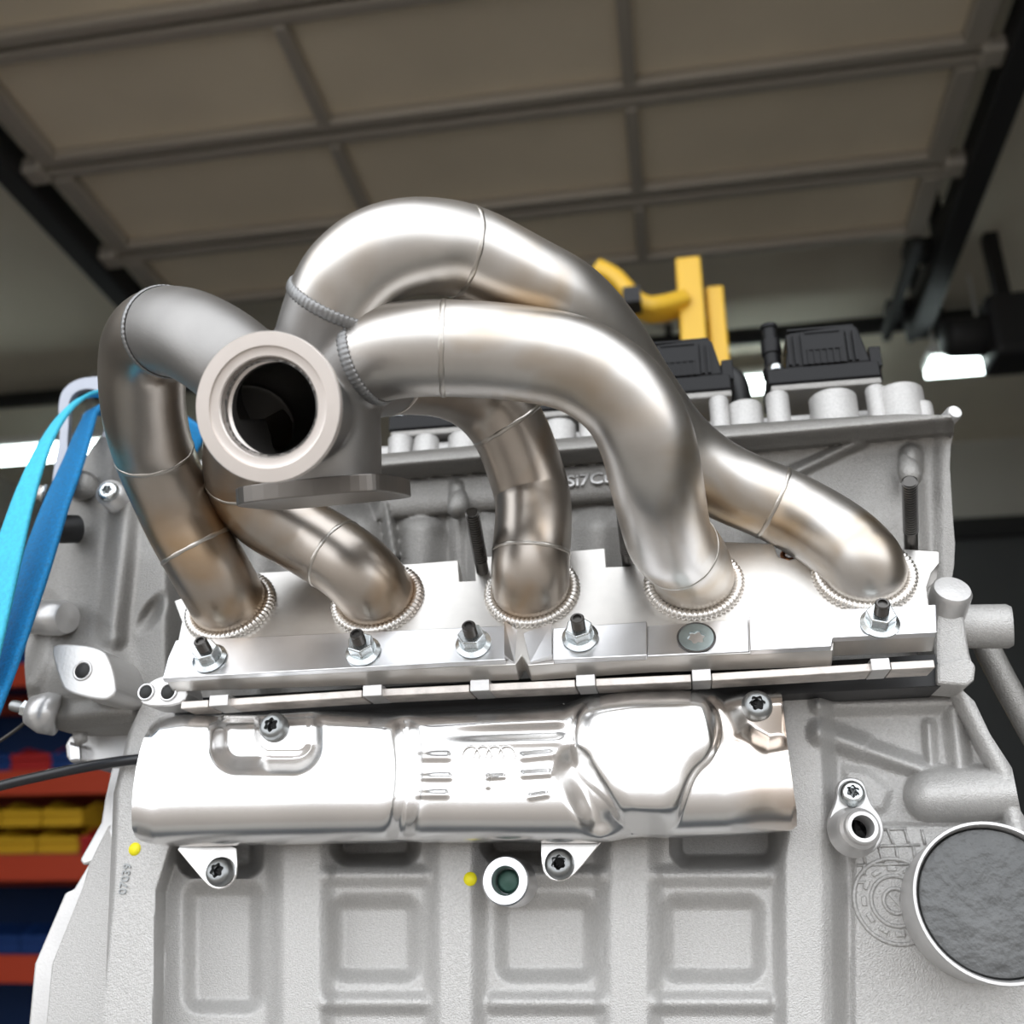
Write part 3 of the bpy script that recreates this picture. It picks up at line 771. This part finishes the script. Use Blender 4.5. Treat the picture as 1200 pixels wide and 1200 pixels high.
# stub pipe and bolts at the left-hand end
MB().lathe([(.0001, -.030), (.009, -.029), (.0105, -.026), (.0105, -.010), (.0112, -.009), (.0112, .004), (.0095, .010), (.0001, .0125)], on_head(66, 724, .012), (1, -.25, -.12), 32).build('stub_boss', M_CASTD, head, autosmooth=40)
sb0, sb1 = atY(68, 838, .56), atY(34, 832, .555)
MB().tube([sb0, sb0 * .5 + sb1 * .5, sb1], [.0125, .0125, .0085], 24).build('bolt_boss', M_CASTD, head)
MB().tube([on_head(96, 570, .0), on_head(96, 570, .022)], [.011, .008], 24).build('dome_boss', M_CAST2, head)
MB().tube([on_head(128, 577, .024) + np.array([-.006, .05, 0]), on_head(128, 577, .024)], .0088, 24).build('screw_boss', M_CASTD, head)
# lower timing-end flange of the block, seen past the head
fl = smooth_poly([(74, 866), (100, 852), (160, 842), (172, 850), (172, 896), (110, 896), (93, 894), (77, 894)], 1)

# right-hand end of the head: plug boss, side boss, foot
MB().lathe([(.0001, -.03), (.0105, -.03), (.0105, .004), (.0092, .0062), (.0001, .0065)], atY(1113, 700, .545), nrm((.12, -1, .55)), 36).build('plug_boss', M_CASTD, head, autosmooth=35)
MB().lathe([(.0120, -.035), (.0120, .012), (.0105, .0145), (.0001, .0148)], atY(1152, 734, .570), nrm((1, -.22, -.10)), 36).build('side_boss', M_CAST, head, autosmooth=35)
ft = smooth_poly([(1099, 700), (1130, 712), (1136, 760), (1142, 780), (1140, 800), (1096, 800), (1094, 740)], 1)
MB().prism([atY(x, y, .545) for x, y in ft], (0, .05, 0)).build('corner_foot', M_CAST, head, bevel=.003, seg=3)
ft2 = [(1098, 776), (1136, 770), (1144, 780), (1142, 797), (1134, 804), (1098, 801)]
MB().prism([atY(x, y, .541) for x, y in ft2], (0, .03, 0)).build('corner_tab', M_CAST, head, bevel=.0015, seg=2)
# end ears of the cam cover rail
MB().lathe([(.0001, -.03), (.0048, -.03), (.0048, .003), (.004, .0045), (.0001, .0046)], atY(1115, 487, YH - .012), nrm((0.3, -1, .1)), 24).build('rail_ear', M_CASTD, head, autosmooth=35)

# ------------------------------------------------------------------ cam cover with bosses
YV = .612
cv0, cv1 = atY(150, 545, YV), atY(1088, 493, YV)
cover = thing('cam_cover', (.0, .70, cv1[2]), 'cast aluminium cam cover with cylindrical bosses on the head', 'cam cover')
ztop = lambda x: float(np.interp(x, [cv0[0], cv1[0]], [atY(150, 562, YV)[2], atY(1088, 486, YV)[2]]))
zc = float(atY(760, 503, YV)[2]) - .008
MB().prism([(cv0[0], YV, zc - .03), (cv1[0], YV, zc - .03), (cv1[0], YV, zc + .004), (cv0[0], YV, zc + .004)], (0, .17, 0)).build('cover_casting', M_CASTD, cover, bevel=.004, seg=3)
dk = [atY(150, 548, .645), atY(1070, 478, .645)]
zd = float(atY(940, 484, .645)[2])
MB().box(((dk[0][0] + dk[1][0]) / 2, .71, zd - .02), (dk[1][0] - dk[0][0], .13, .04)).build('cover_deck', M_CAST, cover, bevel=.004, seg=3)
def vboss(x, ytop, wpx, Y, name='boss', m=M_CAST):
    t = atY(x, ytop, Y); R = wpx / 2 * (t[1] + .08) / FPX
    MB().lathe([(R * 1.12, zc - .01 - t[2]), (R, zc + .006 - t[2]), (R, -.0015), (R * .9, 0), (R * .6, 0), (R * .55, -.004), (.0001, -.004)], t, (0, 0, 1), 32).build(name, m, cover, autosmooth=35)
for x, yt_, w, Y in ((872, 476, 40, .632), (910, 463, 26, .626), (975, 466, 52, .632), (1025, 455, 22, .630), (1052, 459, 52, .634), (1080, 474, 22, .628), (842, 468, 22, .628), (740, 480, 40, .632), (690, 478, 24, .628), (655, 498, 40, .632), (545, 512, 40, .632), (500, 514, 30, .628), (470, 514, 30, .630)):
    vboss(x, yt_, w, Y)

# ignition coils
def coil():
    t = thing('ignition_coil', (0, 0, 0), 'black plastic ignition coil with finned face on the cam cover', 'ignition coil', 'ignition coils along the cam cover')
    # local frame: x across, y depth, z up, origin at the base plate; metres
    MB().prism([(-.037, -.026, 0), (.038, -.026, 0), (.041, -.018, 0), (.041, .020, 0), (-.037, .020, 0)], (0, 0, .012)).build('base', M_PLASTIC, t, bevel=.001)
    MB().box((.0015, -.003, -.003), (.074, .044, .005)).build('mount_plate', M_CAST2, t, bevel=.001)
    MB().prism([(-.024, -.024, .0125), (.034, -.024, .0125), (.028, -.024, .041), (.024, -.024, .044), (-.020, -.024, .041)], (0, .038, 0)).build('housing', M_PLASTIC, t, bevel=.0015)
    MB().box((.003, -.005, .0438), (.046, .036, .002)).build('lid', M_PLASTIC, t, bevel=.0006)
    ff = MB().box((.003, -.0248, .026), (.030, .0022, .026)).build('face_frame', M_PLASTIC, t, bevel=.0006)
    for k in range(6): MB().box((-.008 + k * .0044, -.0262, .0185), (.0012, .0016, .011)).build('fin', M_PLASTIC, ff)
    for x in (-.016, -.0205, .020, .0245): MB().box((x, -.0248, .026), (.002, .003, .024)).build('rib', M_PLASTIC, t)
    MB().box((.003, -.0262, .0248), (.024, .0012, .0012)).build('ledge', M_PLASTIC, ff)
    MB().box((.003, -.0262, .0385), (.024, .0012, .0012)).build('ledge', M_PLASTIC, ff)
    MB().lathe([(.0075, .012), (.0078, .018), (.0060, .022), (.0060, .030), (.0070, .031), (.0070, .042), (.0052, .043), (.0052, .052), (.0064, .0525), (.0064, .055), (.0038, .0555), (.0036, .050), (.0001, .050)], (-.031, -.012, 0), (0, 0, 1), 24, smooth=False).build('connector', M_PLASTIC, t)
    MB().box((.037, -.010, .016), (.008, .03, .016)).build('side_lug', M_PLASTIC, t, bevel=.001)
    MB().lathe([(.0052, .012), (.0052, .0155), (.0045, .0165), (.0001, .0165)], (-.0305, -.0215, 0), (0, 0, 1), 20).build('coil_screw', M_ZINC, t, autosmooth=35)
    return t
cproto = coil()
CY = .665
coil_pts = [atY(960, 466, CY), atY(793, 480, CY), atY(636, 500, CY), atY(522, 518, CY)]
clabs = ['black ignition coil with upright connector nearest the cam cover end', 'black ignition coil beside the yellow crane post', 'black ignition coil hidden behind the large front runner', 'black ignition coil base showing under the arch beside the collector']
for p, lab in zip(coil_pts, clabs): place(cproto, p, (0, 0, 1), up=(0, 1, 0), label=lab)
for o in [c for c in bpy.data.objects if c.name.startswith('ignition_coil')]: o.rotation_euler = (0, 0, 0)
for p in coil_pts:
    pass
# black corrugated hose arching beside the second coil
hz = spline([atY(836, 447, .69), atY(850, 440, .69), atY(863, 450, .69), atY(868, 475, .69), atY(866, 500, .69)])
tag(MB().tube(hz, .0085, 20).build('breather_hose', M_RUBBER, None), 'short black hose arching down beside the ignition coil', 'hose')

# ------------------------------------------------------------------ cylinder block
YB = .575
block = thing('cylinder_block', (-.05, YB + .1, ZB), 'cast aluminium engine block with ribs, bosses and cast marks', 'engine block')
block_px = [(168, 822), (1125, 806), (1142, 822), (1160, 860), (1186, 900), (1196, 950), (1215, 980), (1230, 1235), (120, 1235), (128, 1050), (133, 930), (150, 860)]
def block_h(x, y):
    h = np.zeros_like(x)
    h += plate(psd(x, y, [(160, 815), (212, 815), (205, 905), (206, 990), (188, 1045), (184, 1240), (110, 1240), (128, 1045), (133, 925), (145, 870)]), .022, 7)
    for x0, x1, hh in ((322, 384, .010), (506, 562, .011), (706, 768, .010)):
        h += plate(rbox(x, y, (x0 + x1) / 2, 1050, (x1 - x0) / 2, 260, 10), hh, 13)
    h += plate(psd(x, y, [(905, 780), (966, 780), (970, 880), (978, 960), (984, 1010), (986, 1240), (915, 1240), (912, 1010), (918, 960)]), .013, 11)
    # deep pockets and the ledges under them
    for cx, cy, hw, hh in ((440, 962, 46, 46), (610, 960, 40, 46), (850, 962, 58, 48), (258, 972, 44, 50)):
        h -= plate(rbox(x, y, cx, cy, hw, hh, 16), .040, 9)
    for cx, hw in ((440, 54), (640, 60), (835, 62)):
        h += ridge(sseg(x, y, cx - hw, 1026, cx + hw, 1026), 13, .005)
        h -= plate(rbox(x, y, cx, 1100, hw - 8, 44, 14), .010, 12)
        h += ridge(sseg(x, y, cx - hw, 1175, cx + hw, 1175), 14, .005)
    h -= plate(rbox(x, y, 262, 1110, 40, 70, 14), .010, 12)
    # right-hand web: rails, ribs, big horizontal boss
    m = h * 0
    m = np.maximum(m, ridge(sseg(x, y, 962, 826, 1118, 822), 14, .0075))
    m = np.maximum(m, ridge(sseg(x, y, 1088, 850, 1091, 895), 9, .0055))
    m = np.maximum(m, ridge(sseg(x, y, 1118, 830, 1125, 900), 15, .0085))
    m = np.maximum(m, ridge(sseg(x, y, 962, 858, 1010, 876), 17, .0095))
    m = np.maximum(m, ridge(sseg(x, y, 1006, 875, 1100, 908), 14, .0085))
    m = np.maximum(m, plate(psd(x, y, [(990, 900), (1018, 905), (1043, 926), (1036, 948), (1004, 958), (990, 940)]), .003, 7))
    d = sseg(x, y, 1092, 931, 1230, 927)
    m = np.maximum(m, roll(d, 35, .017) + ridge(d, 40, .004))
    e = np.minimum(sseg(x, y, 1122, 800, 1178, 905), sseg(x, y, 1178, 905, 1200, 1000))
    m = np.maximum(m, roll(e, 19, .015) + ridge(e, 24, .003))
    h += m - .005 * ss(960, 985, x)
    h += .003 * ss(962, 970, y) * ss(995, 1005, x)
    return h
hfield('block_casting', block_px, YB, block_h, 2.0, .25, M_CAST, block)
def on_block(x, y, out=0.0):
    xx, yy = np.array([[float(x)]]), np.array([[float(y)]])
    return atY(xx, yy, YB - block_h(xx, yy) - out)[0, 0]
text_mesh('cast_number', '07039', .0066, .0004, on_block(147, 1030, .0002), np.array([.06, 0, 1.0]), np.array([-1.0, 0, .06]), M_BOLT, block)
for x, y in ((158, 995), (551, 1030)):
    MB().lathe([(.0036, -.001), (.0036, .0003), (.0001, .0004)], on_block(x, y), (0, -1, 0), 20).build('paint_mark', M_YDOT, block)
# threaded oil gallery boss with green sealed plug
gb = atY(592, 1032, YB - .030)
gbo = MB().lathe([(.0128, -.03), (.0124, -.001), (.0116, 0), (.0074, 0), (.0066, -.0015), (.0064, -.012), (.0001, -.012)], gb, (0, -1, 0), 40).build('gallery_boss', M_MACH, block, autosmooth=30)
MB().lathe([(.0062, -.010), (.0040, -.0092), (.0001, -.009)], gb, (0, -1, 0), 24).build('gallery_plug', M_GREEN, gbo)
# cast grid and round date emblem near the filter cap
gy = lambda y: y
for (x0, y0, x1, y1) in ((1012, 992, 1078, 990), (1035, 972, 1062, 971), (1030, 993, 1035, 1012), (1040, 972, 1048, 992), (1060, 972, 1066, 992), (1004, 1014, 1075, 1012), (1012, 994, 1014, 1012), (1050, 993, 1053, 1012), (1070, 992, 1073, 1011), (1004, 1034, 1016, 1034), (1012, 1014, 1013, 1026), (1080, 972, 1084, 990)):
    MB().tube([on_block(x0, y0), on_block(x1, y1)], .0009, 8).build('cast_grid_line', M_CAST, block)
em = on_block(1050, 1056)
for r in (.0205, .0195 * .62):
    MB().torus(em, (0, 1, 0), r, .0011, 64, 8).build('emblem_ring', M_CAST, block)
for k in range(12):
    t = 2 * math.pi * k / 12; c = em + np.array([math.cos(t) * .0157, 0, math.sin(t) * .0157])
    MB().box(c, (.0048, .0020, .0026), ((-math.sin(t), 0, math.cos(t)), (0, 1, 0), (math.cos(t), 0, math.sin(t)))).build('emblem_mark', M_CAST, block, bevel=.0006)
MB().torus(em, (0, 1, 0), .006, .0011, 40, 8).build('emblem_ring', M_CAST, block)
MB().box(em, (.0016, .002, .009), ((.8, 0, .6), (0, 1, 0), (-.6, 0, .8))).build('emblem_arrow', M_CAST, block)

# timing end flange on the left
tcv = thing('timing_cover', atY(110, 1000, .60), 'stepped cast timing cover flange on the left block edge', 'cover')
o1 = [(131, 898), (122, 939), (118, 964), (93, 1008), (97, 1014), (104, 1012), (86, 1042), (76, 1046), (70, 1060), (40, 1130), (30, 1235), (150, 1235), (150, 898)]
MB().prism([atY(x, y, .590) for x, y in o1], (0, .05, 0)).build('outer_flange', M_CASTD, tcv, bevel=.0015)
o2 = [(126, 968), (104, 1012), (96, 1040), (60, 1130), (50, 1235), (140, 1235), (140, 960)]
MB().prism([atY(x, y, .583) for x, y in o2], (0, .006, 0)).build('inner_ledge', M_CAST, tcv, bevel=.0012)
MB().prism([atY(x, y, .570) for x, y in ((136, 950), (126, 975), (130, 990), (140, 985))], (0, .02, 0)).build('flange_lug', M_CASTD, tcv, bevel=.0015)
o3 = fl
lower = thing('end_cover', atY(120, 870, .60), 'small cast end cover between head and timing cover', 'cover')
MB().prism([atY(x, y, .588) for x, y in o3], (0, .08, 0)).build('cover_casting', M_CASTD, lower, bevel=.003, seg=3)
MB().prism([atY(x, y, .580) for x, y in ((78, 868), (93, 872), (94, 892), (80, 894))], (0, .02, 0)).build('locating_foot', M_MACH, lower, bevel=.002)
MB().tube(spline([atY(72, 851, .575), atY(100, 846, .572), (atY(138, 838, .570))]), .0012, 8).build('gasket_lip', M_BLACKSTEEL, lower)
MB().tube([atY(93, 858, .578), atY(95, 868, .576)], .004, 12).build('pin_bump', M_CAST, lower)

# ------------------------------------------------------------------ heat shield
YS = .543
shield = thing('heat_shield', atY(540, 985, YS), 'polished pressed-metal heat shield with embossed rings below the manifold', 'heat shield')
sh_top = [(176, 850), (186, 840), (215, 836), (300, 836), (365, 832), (455, 836), (485, 834), (600, 830), (660, 826), (690, 814), (740, 809), (800, 807), (838, 808), (850, 814), (868, 808), (915, 805)]
sh_bot = [(936, 966), (928, 973), (860, 977), (790, 979), (740, 977), (705, 985), (640, 985), (500, 984), (300, 987), (180, 990), (160, 984)]
sh_px = smooth_poly(sh_top + [(919, 840), (926, 900)] + sh_bot + [(153, 966), (157, 910), (166, 870)], 1)
def sh_h(x, y):
    yt_ = np.interp(x, [p[0] for p in sh_top], [p[1] for p in sh_top])
    sb_ = sorted(sh_bot); yb_ = np.interp(x, [p[0] for p in sb_], [p[1] for p in sb_])
    t = np.clip((y - yt_) / (yb_ - yt_), 0, 1)
    prof = np.sqrt(np.clip(1 - (1 - np.clip(t / .13, 0, 1)) ** 2, 0, 1)) * np.sqrt(np.clip(1 - (np.clip((t - .62) / .40, 0, 1)) ** 2.4, 0, 1))
    h = .030 * prof + .005 * t
    # step round the first bolt
    d = rbox(x, y, 312, 852, 56, 46, 24)
    h -= .014 * ss(14, -14, d) * ss(0, .05, t)
    h += .006 * ss(5, -5, rbox(x, y, 332, 852, 30, 32, 14)) * ss(0, .05, t)
    # valley between the two panels
    xv = 468 + 8 * np.sin((y - 830) / 45.0)
    h -= .0085 * np.exp(-((x - xv - 3) / 13.0) ** 2) * ss(0, .1, t)
    # big bulb
    bulb = smooth_poly([(672, 850), (684, 826), (720, 812), (800, 808), (832, 822), (843, 850), (836, 885), (812, 905), (800, 940), (790, 975), (735, 975), (712, 935), (682, 910), (671, 880)], 3)
    d = psd(x, y, bulb)
    q_ = np.clip(5 - d, 0, 30) / 30
    h += .012 * np.sqrt(q_ * (2 - q_)) * ss(0, .25, q_) * (1 - ss(.8, 1.0, t))
    h -= .009 * ss(30, 0, sseg(x, y, 672, 900, 704, 962)) * ss(.1, .3, t)
    # tab at the right-hand bolt
    d = psd(x, y, [(860, 790), (925, 790), (925, 868), (900, 872), (868, 855), (858, 830)])
    h -= .012 * ss(14, -12, d)
    h -= .012 * ss(850, 930, x) * ss(.0, .5, t)
    h -= .006 * ss(26, 0, np.abs(x - 852 - (y - 850) * .25)) * ss(905, 850, y)
    # creases and embossed bars in the middle panel
    W_ = ss(492, 505, x) * ss(668, 650, x)
    h += W_ * .0016 * np.sin((y - 838 + (x - 560) * .03) / 4.6) * ss(880, 862, y) * ss(838, 846, y) * ss(500, 600, x)
    for x0, y0, x1, y1, r in ((492, 887, 524, 887, 6.5), (494, 911, 526, 911, 5), (490, 931, 522, 931, 5.5), (614, 887, 644, 884, 6.5), (614, 908, 644, 906, 5.5), (622, 934, 640, 931, 4.5)):
        h += ridge(sseg(x, y, x0, y0, x1, y1), r, .0013)
    h += ridge(sseg(x, y, 572, 911, 590, 910), 3.5, .0012) + ridge(sseg(x, y, 572, 911, 572, 922), 3.5, .0012)
    return h
shell = hfield('shield_shell', sh_px, YS, sh_h, 1.5, .004, M_SHIELD, shield)
def on_sh(x, y, out=0.0):
    xx, yy = np.array([[float(x)]]), np.array([[float(y)]])
    return atY(xx, yy, YS - sh_h(xx, yy) - out)[0, 0]
for x in (552, 566, 580, 594):
    MB().torus(on_sh(x, 885, -.0002), (0, 1, .12), .0044, .0007, 40, 8).build('embossed_ring', M_SHIELD, shield)
# bolt tabs that hang below the shell
t1 = smooth_poly([(198, 984), (277, 984), (278, 1022), (272, 1036), (258, 1043), (246, 1040), (236, 1030)], 1)
MB().prism([atY(x, y, .553) for x, y in t1], (0, .002, 0)).build('bolt_tab', M_SHIELD, shield, bevel=.0005)
t2 = smooth_poly([(634, 980), (712, 980), (702, 990), (676, 1022), (664, 1032), (648, 1033), (637, 1024), (634, 1008)], 1)
MB().prism([atY(x, y, .553) for x, y in t2], (0, .002, 0)).build('bolt_tab', M_SHIELD, shield, bevel=.0005)
sbolt = torx_bolt('shield_bolt', .0078, .006, M_BOLT, 'dark grey torx bolt', 'bolt', 'bolts of the heat shield')
for x, y, p, lab in ((322, 853, on_sh(322, 853), 'dark torx bolt in the stepped recess of the heat shield'), (887, 828, on_sh(887, 828), 'dark torx bolt in the corner tab beside the shield bulb'),
                  (259, 1022, atY(259, 1022, .553), 'dark torx bolt in the hanging tab near the cast number'), (656, 1013, atY(656, 1013, .553), 'dark torx bolt in the hanging tab near the green plug')):
    place(sbolt, p, (0, -1, .12), spin=x, label=lab)

# ------------------------------------------------------------------ coolant fitting, filter cap
YF = YB - .022
fit = thing('coolant_fitting', atY(1005, 1003, YF), 'cast pipe fitting with short nipple on an oval flange', 'fitting')
fo = smooth_poly([(981, 918), (990, 911), (1004, 911), (1014, 918), (1019, 940), (1034, 958), (1037, 978), (1030, 994), (1012, 1005), (994, 1003), (978, 990), (970, 970), (972, 955), (980, 938)], 2)
MB().prism([atY(x, y, YF) for x, y in fo], (0, .010, 0)).build('oval_flange', M_CASTD, fit, bevel=.0012, seg=3)
n0, n1 = atY(1000, 975, YF), atY(1011, 969, YF - .020)
nv = nrm(n1 - n0); Ln = np.linalg.norm(n1 - n0)
MB().lathe([(.0125, -.001), (.0112, .003), (.0098, .005), (.0092, Ln * .55), (.0100, Ln * .62), (.0098, Ln * .72), (.0083, Ln * .80), (.0080, Ln), (.0072, Ln + .0008), (.0055, Ln + .0008), (.0052, Ln - .001), (.0051, Ln - .016), (.0001, Ln - .016)], n0, nv, 40).build('nipple', M_CASTD, fit, autosmooth=35)
MB().lathe([(.0051, Ln - .014), (.0001, Ln - .014)], n0, nv, 24).build('bore', M_DARKHOLE, fit)
fb = torx_bolt('fitting_bolt', .0066, .006, M_ZINC, 'zinc torx bolt holding the oval flange of the pipe fitting', 'bolt', None)
place(fb, atY(998, 931, YF - .0002), (0, -1, .15), spin=.4)
fc = atY(1166, 1056, .520)
cap = thing('filter_cap', fc, 'round grey filter cap with a raised rim at the block corner', 'cap')
RC = 91 * .457 / FPX
MB().lathe([(RC * .9, -.055), (RC * .98, -.050), (RC * 1.0, -.003), (RC * .99, 0), (RC * .955, 0), (RC * .93, -.003), (RC * .93, -.012)], fc, nrm((-.05, -1, .05)), 72).open().build('rim', M_CASTD, cap, autosmooth=35)
MB().lathe([(RC * .94, -.012), (RC * .90, -.0035), (RC * .86, -.003), (RC * .2, -.004), (.0001, -.004)], fc, nrm((-.05, -1, .05)), 72).build('cap_face', M_COVER, cap, autosmooth=35)

# knurled brace rod to the right of the block
bd = spline([atY(1150, 745, .62), atY(1172, 790, .62), atY(1215, 868, .62)])
tag(MB().tube(bd, .0075, 16).build('brace_rod', M_CAST2, None), 'textured cast brace running down beside the block edge', 'brace')

# ------------------------------------------------------------------ lifting eye and blue straps
YE = .600
eo = smooth_poly([(60, 600), (60, 560), (71, 510), (67, 478), (72, 456), (90, 443), (118, 440), (150, 442), (160, 470), (152, 520), (120, 580), (90, 610)], 2)
ei = smooth_poly([(81, 486), (80, 470), (88, 459), (102, 455), (116, 458), (126, 480), (118, 520), (104, 552), (84, 556), (78, 530)], 2)
eye = thing('lifting_eye', atY(90, 600, YE), 'galvanised lifting eye plate carrying blue straps on the head', 'lifting eye')
no, ni = len(eo), len(ei)
# ring-shaped plate: join both loops by angle
c_ = np.array([100, 500.0])
N_ = 96; ang_ = np.linspace(0, 2 * math.pi, N_, endpoint=False)
def radial(poly):
    P = np.vstack([poly, poly[:1]]); out = []
    for a in ang_:
        d = np.array([math.cos(a), math.sin(a)]); best = 0
        for i in range(len(P) - 1):
            A_, B_ = P[i] - c_, P[i + 1] - c_; e = B_ - A_
            den = d[0] * e[1] - d[1] * e[0]
            if abs(den) < 1e-9: continue
            t = (A_[0] * e[1] - A_[1] * e[0]) / den; u = (A_[0] * d[1] - A_[1] * d[0]) / den
            if t > 0 and -1e-6 <= u <= 1 + 1e-6: best = max(best, t)
        out.append(c_ + d * best)
    return np.array(out)
ro, ri = radial(eo), radial(ei)
vs_ = [atY(x, y, YE) for x, y in ro] + [atY(x, y, YE) for x, y in ri]
vs_ += [p + np.array([0, .005, 0]) for p in vs_]
fs_ = []
for i in range(N_):
    j = (i + 1) % N_
    fs_ += [(i, j, N_ + j, N_ + i), (2 * N_ + i, 3 * N_ + i, 3 * N_ + j, 2 * N_ + j), (i, 2 * N_ + i, 2 * N_ + j, j), (N_ + i, N_ + j, 3 * N_ + j, 3 * N_ + i)]
MB().add(vs_, fs_).build('eye_plate', M_EYE, eye, bevel=.0006)
ebolt = thing('eye_bolt', (0, 0, 0), 'small hex bolt on the edge of the lifting eye plate', 'bolt')
MB().prism([(.0055 * math.cos(math.pi / 3 * k), .0055 * math.sin(math.pi / 3 * k), 0) for k in range(6)], (0, 0, .006)).build('hex_head', M_GASKET, ebolt, bevel=.0006)
MB().lathe([(.0068, -.0015), (.0068, .0003), (.004, .0003)], (0, 0, 0), (0, 0, 1), 24).build('washer', M_ZINC, ebolt)
place(ebolt, atY(50, 578, .594), nrm((-.9, -.5, .1)), spin=.3)
cb2 = torx_bolt('head_bolt', .0068, .004, M_ZINC, 'bright socket bolt in a round boss beside the tinted runner', 'bolt', None)
place(cb2, on_head(128, 577, .0242), nrm((.1, -1, .05)))
rs = tag(MB().lathe([(.0001, -.008), (.0092, -.008), (.0092, .003), (.0082, .006), (.005, .007), (.0001, .0072)], atY(76, 620, .548), nrm((-.5, -1, -.35)), 28).build('rubber_bung', M_RUBBER, None, autosmooth=40), 'round black rubber bung beside the royal blue strap', 'bung')

stl = [(150, 470, .604), (128, 463, .602), (112, 461, .590), (94, 468, .572), (73, 488, .548), (54, 518, .528), (38, 555, .512), (23, 600, .504), (9, 650, .498), (-8, 720, .494), (-28, 800, .49)]
P = spline([atY(*p) for p in stl]); n = len(P)
wl = np.interp(np.linspace(0, 1, n), [0, .2, .35, .5, .65, .8, 1], [.010, .010, .009, .012, .017, .022, .024])
tag(MB().ribbon(P, nrm((1, -.15, .35)), wl, .0022).build('lifting_strap', M_STRAPL, None), 'light turquoise blue webbing strap hanging from the lifting eye', 'strap')
std = [(235, 520, .640), (190, 492, .636), (150, 482, .628), (128, 478, .610), (111, 480, .590), (101, 498, .572), (86, 540, .553), (64, 595, .534), (44, 655, .520), (22, 718, .512), (-2, 785, .506), (-28, 850, .502), (-55, 920, .50)]
P = spline([atY(*p) for p in std]); n = len(P)
wd = np.interp(np.linspace(0, 1, n), [0, .28, .38, .45, .55, .7, 1], [.024, .022, .012, .017, .024, .028, .030])
tag(MB().ribbon(P, nrm((1, -.25, .30)), wd, .0030).build('lifting_strap', M_STRAPD, None), 'royal blue webbing strap hanging from the lifting eye', 'strap')

# black hose and thin cable at the lower left
hp_ = spline([atY(175, 889, .545), atY(150, 891, .545), atY(110, 897, .548), (atY(60, 907, .552)), atY(0, 921, .556), atY(-60, 940, .56)])
tag(MB().tube(hp_, .0030, 14).build('vacuum_hose', M_HOSE, None), 'thin black hose coming out from behind the heat shield', 'hose')
hp_ = spline([atY(34, 843, .565), atY(15, 858, .57), atY(-25, 885, .575)])
tag(MB().tube(hp_, .0012, 8).build('wire', M_BLACKSTEEL, None), 'thin grey wire under the hex-headed stud', 'wire')
eb = thing('stud_bolt', atY(22, 829, .556), 'small hex-headed stud screwed into the cast boss', 'bolt')
e0 = atY(36, 832, .5555); ea = nrm(atY(16, 827, .553) - e0)
fr = frame(ea)
MB().prism([e0 + (fr[0] * math.cos(math.pi / 3 * k) + fr[1] * math.sin(math.pi / 3 * k)) * .0052 for k in range(6)], ea * .005).build('hex', M_ZINC, eb, bevel=.0005)
MB().lathe([(.0034, .004), (.0034, .011), (.0028, .0125), (.0001, .0126)], e0, ea, 18).build('tip', M_BOLT, eb, autosmooth=35)
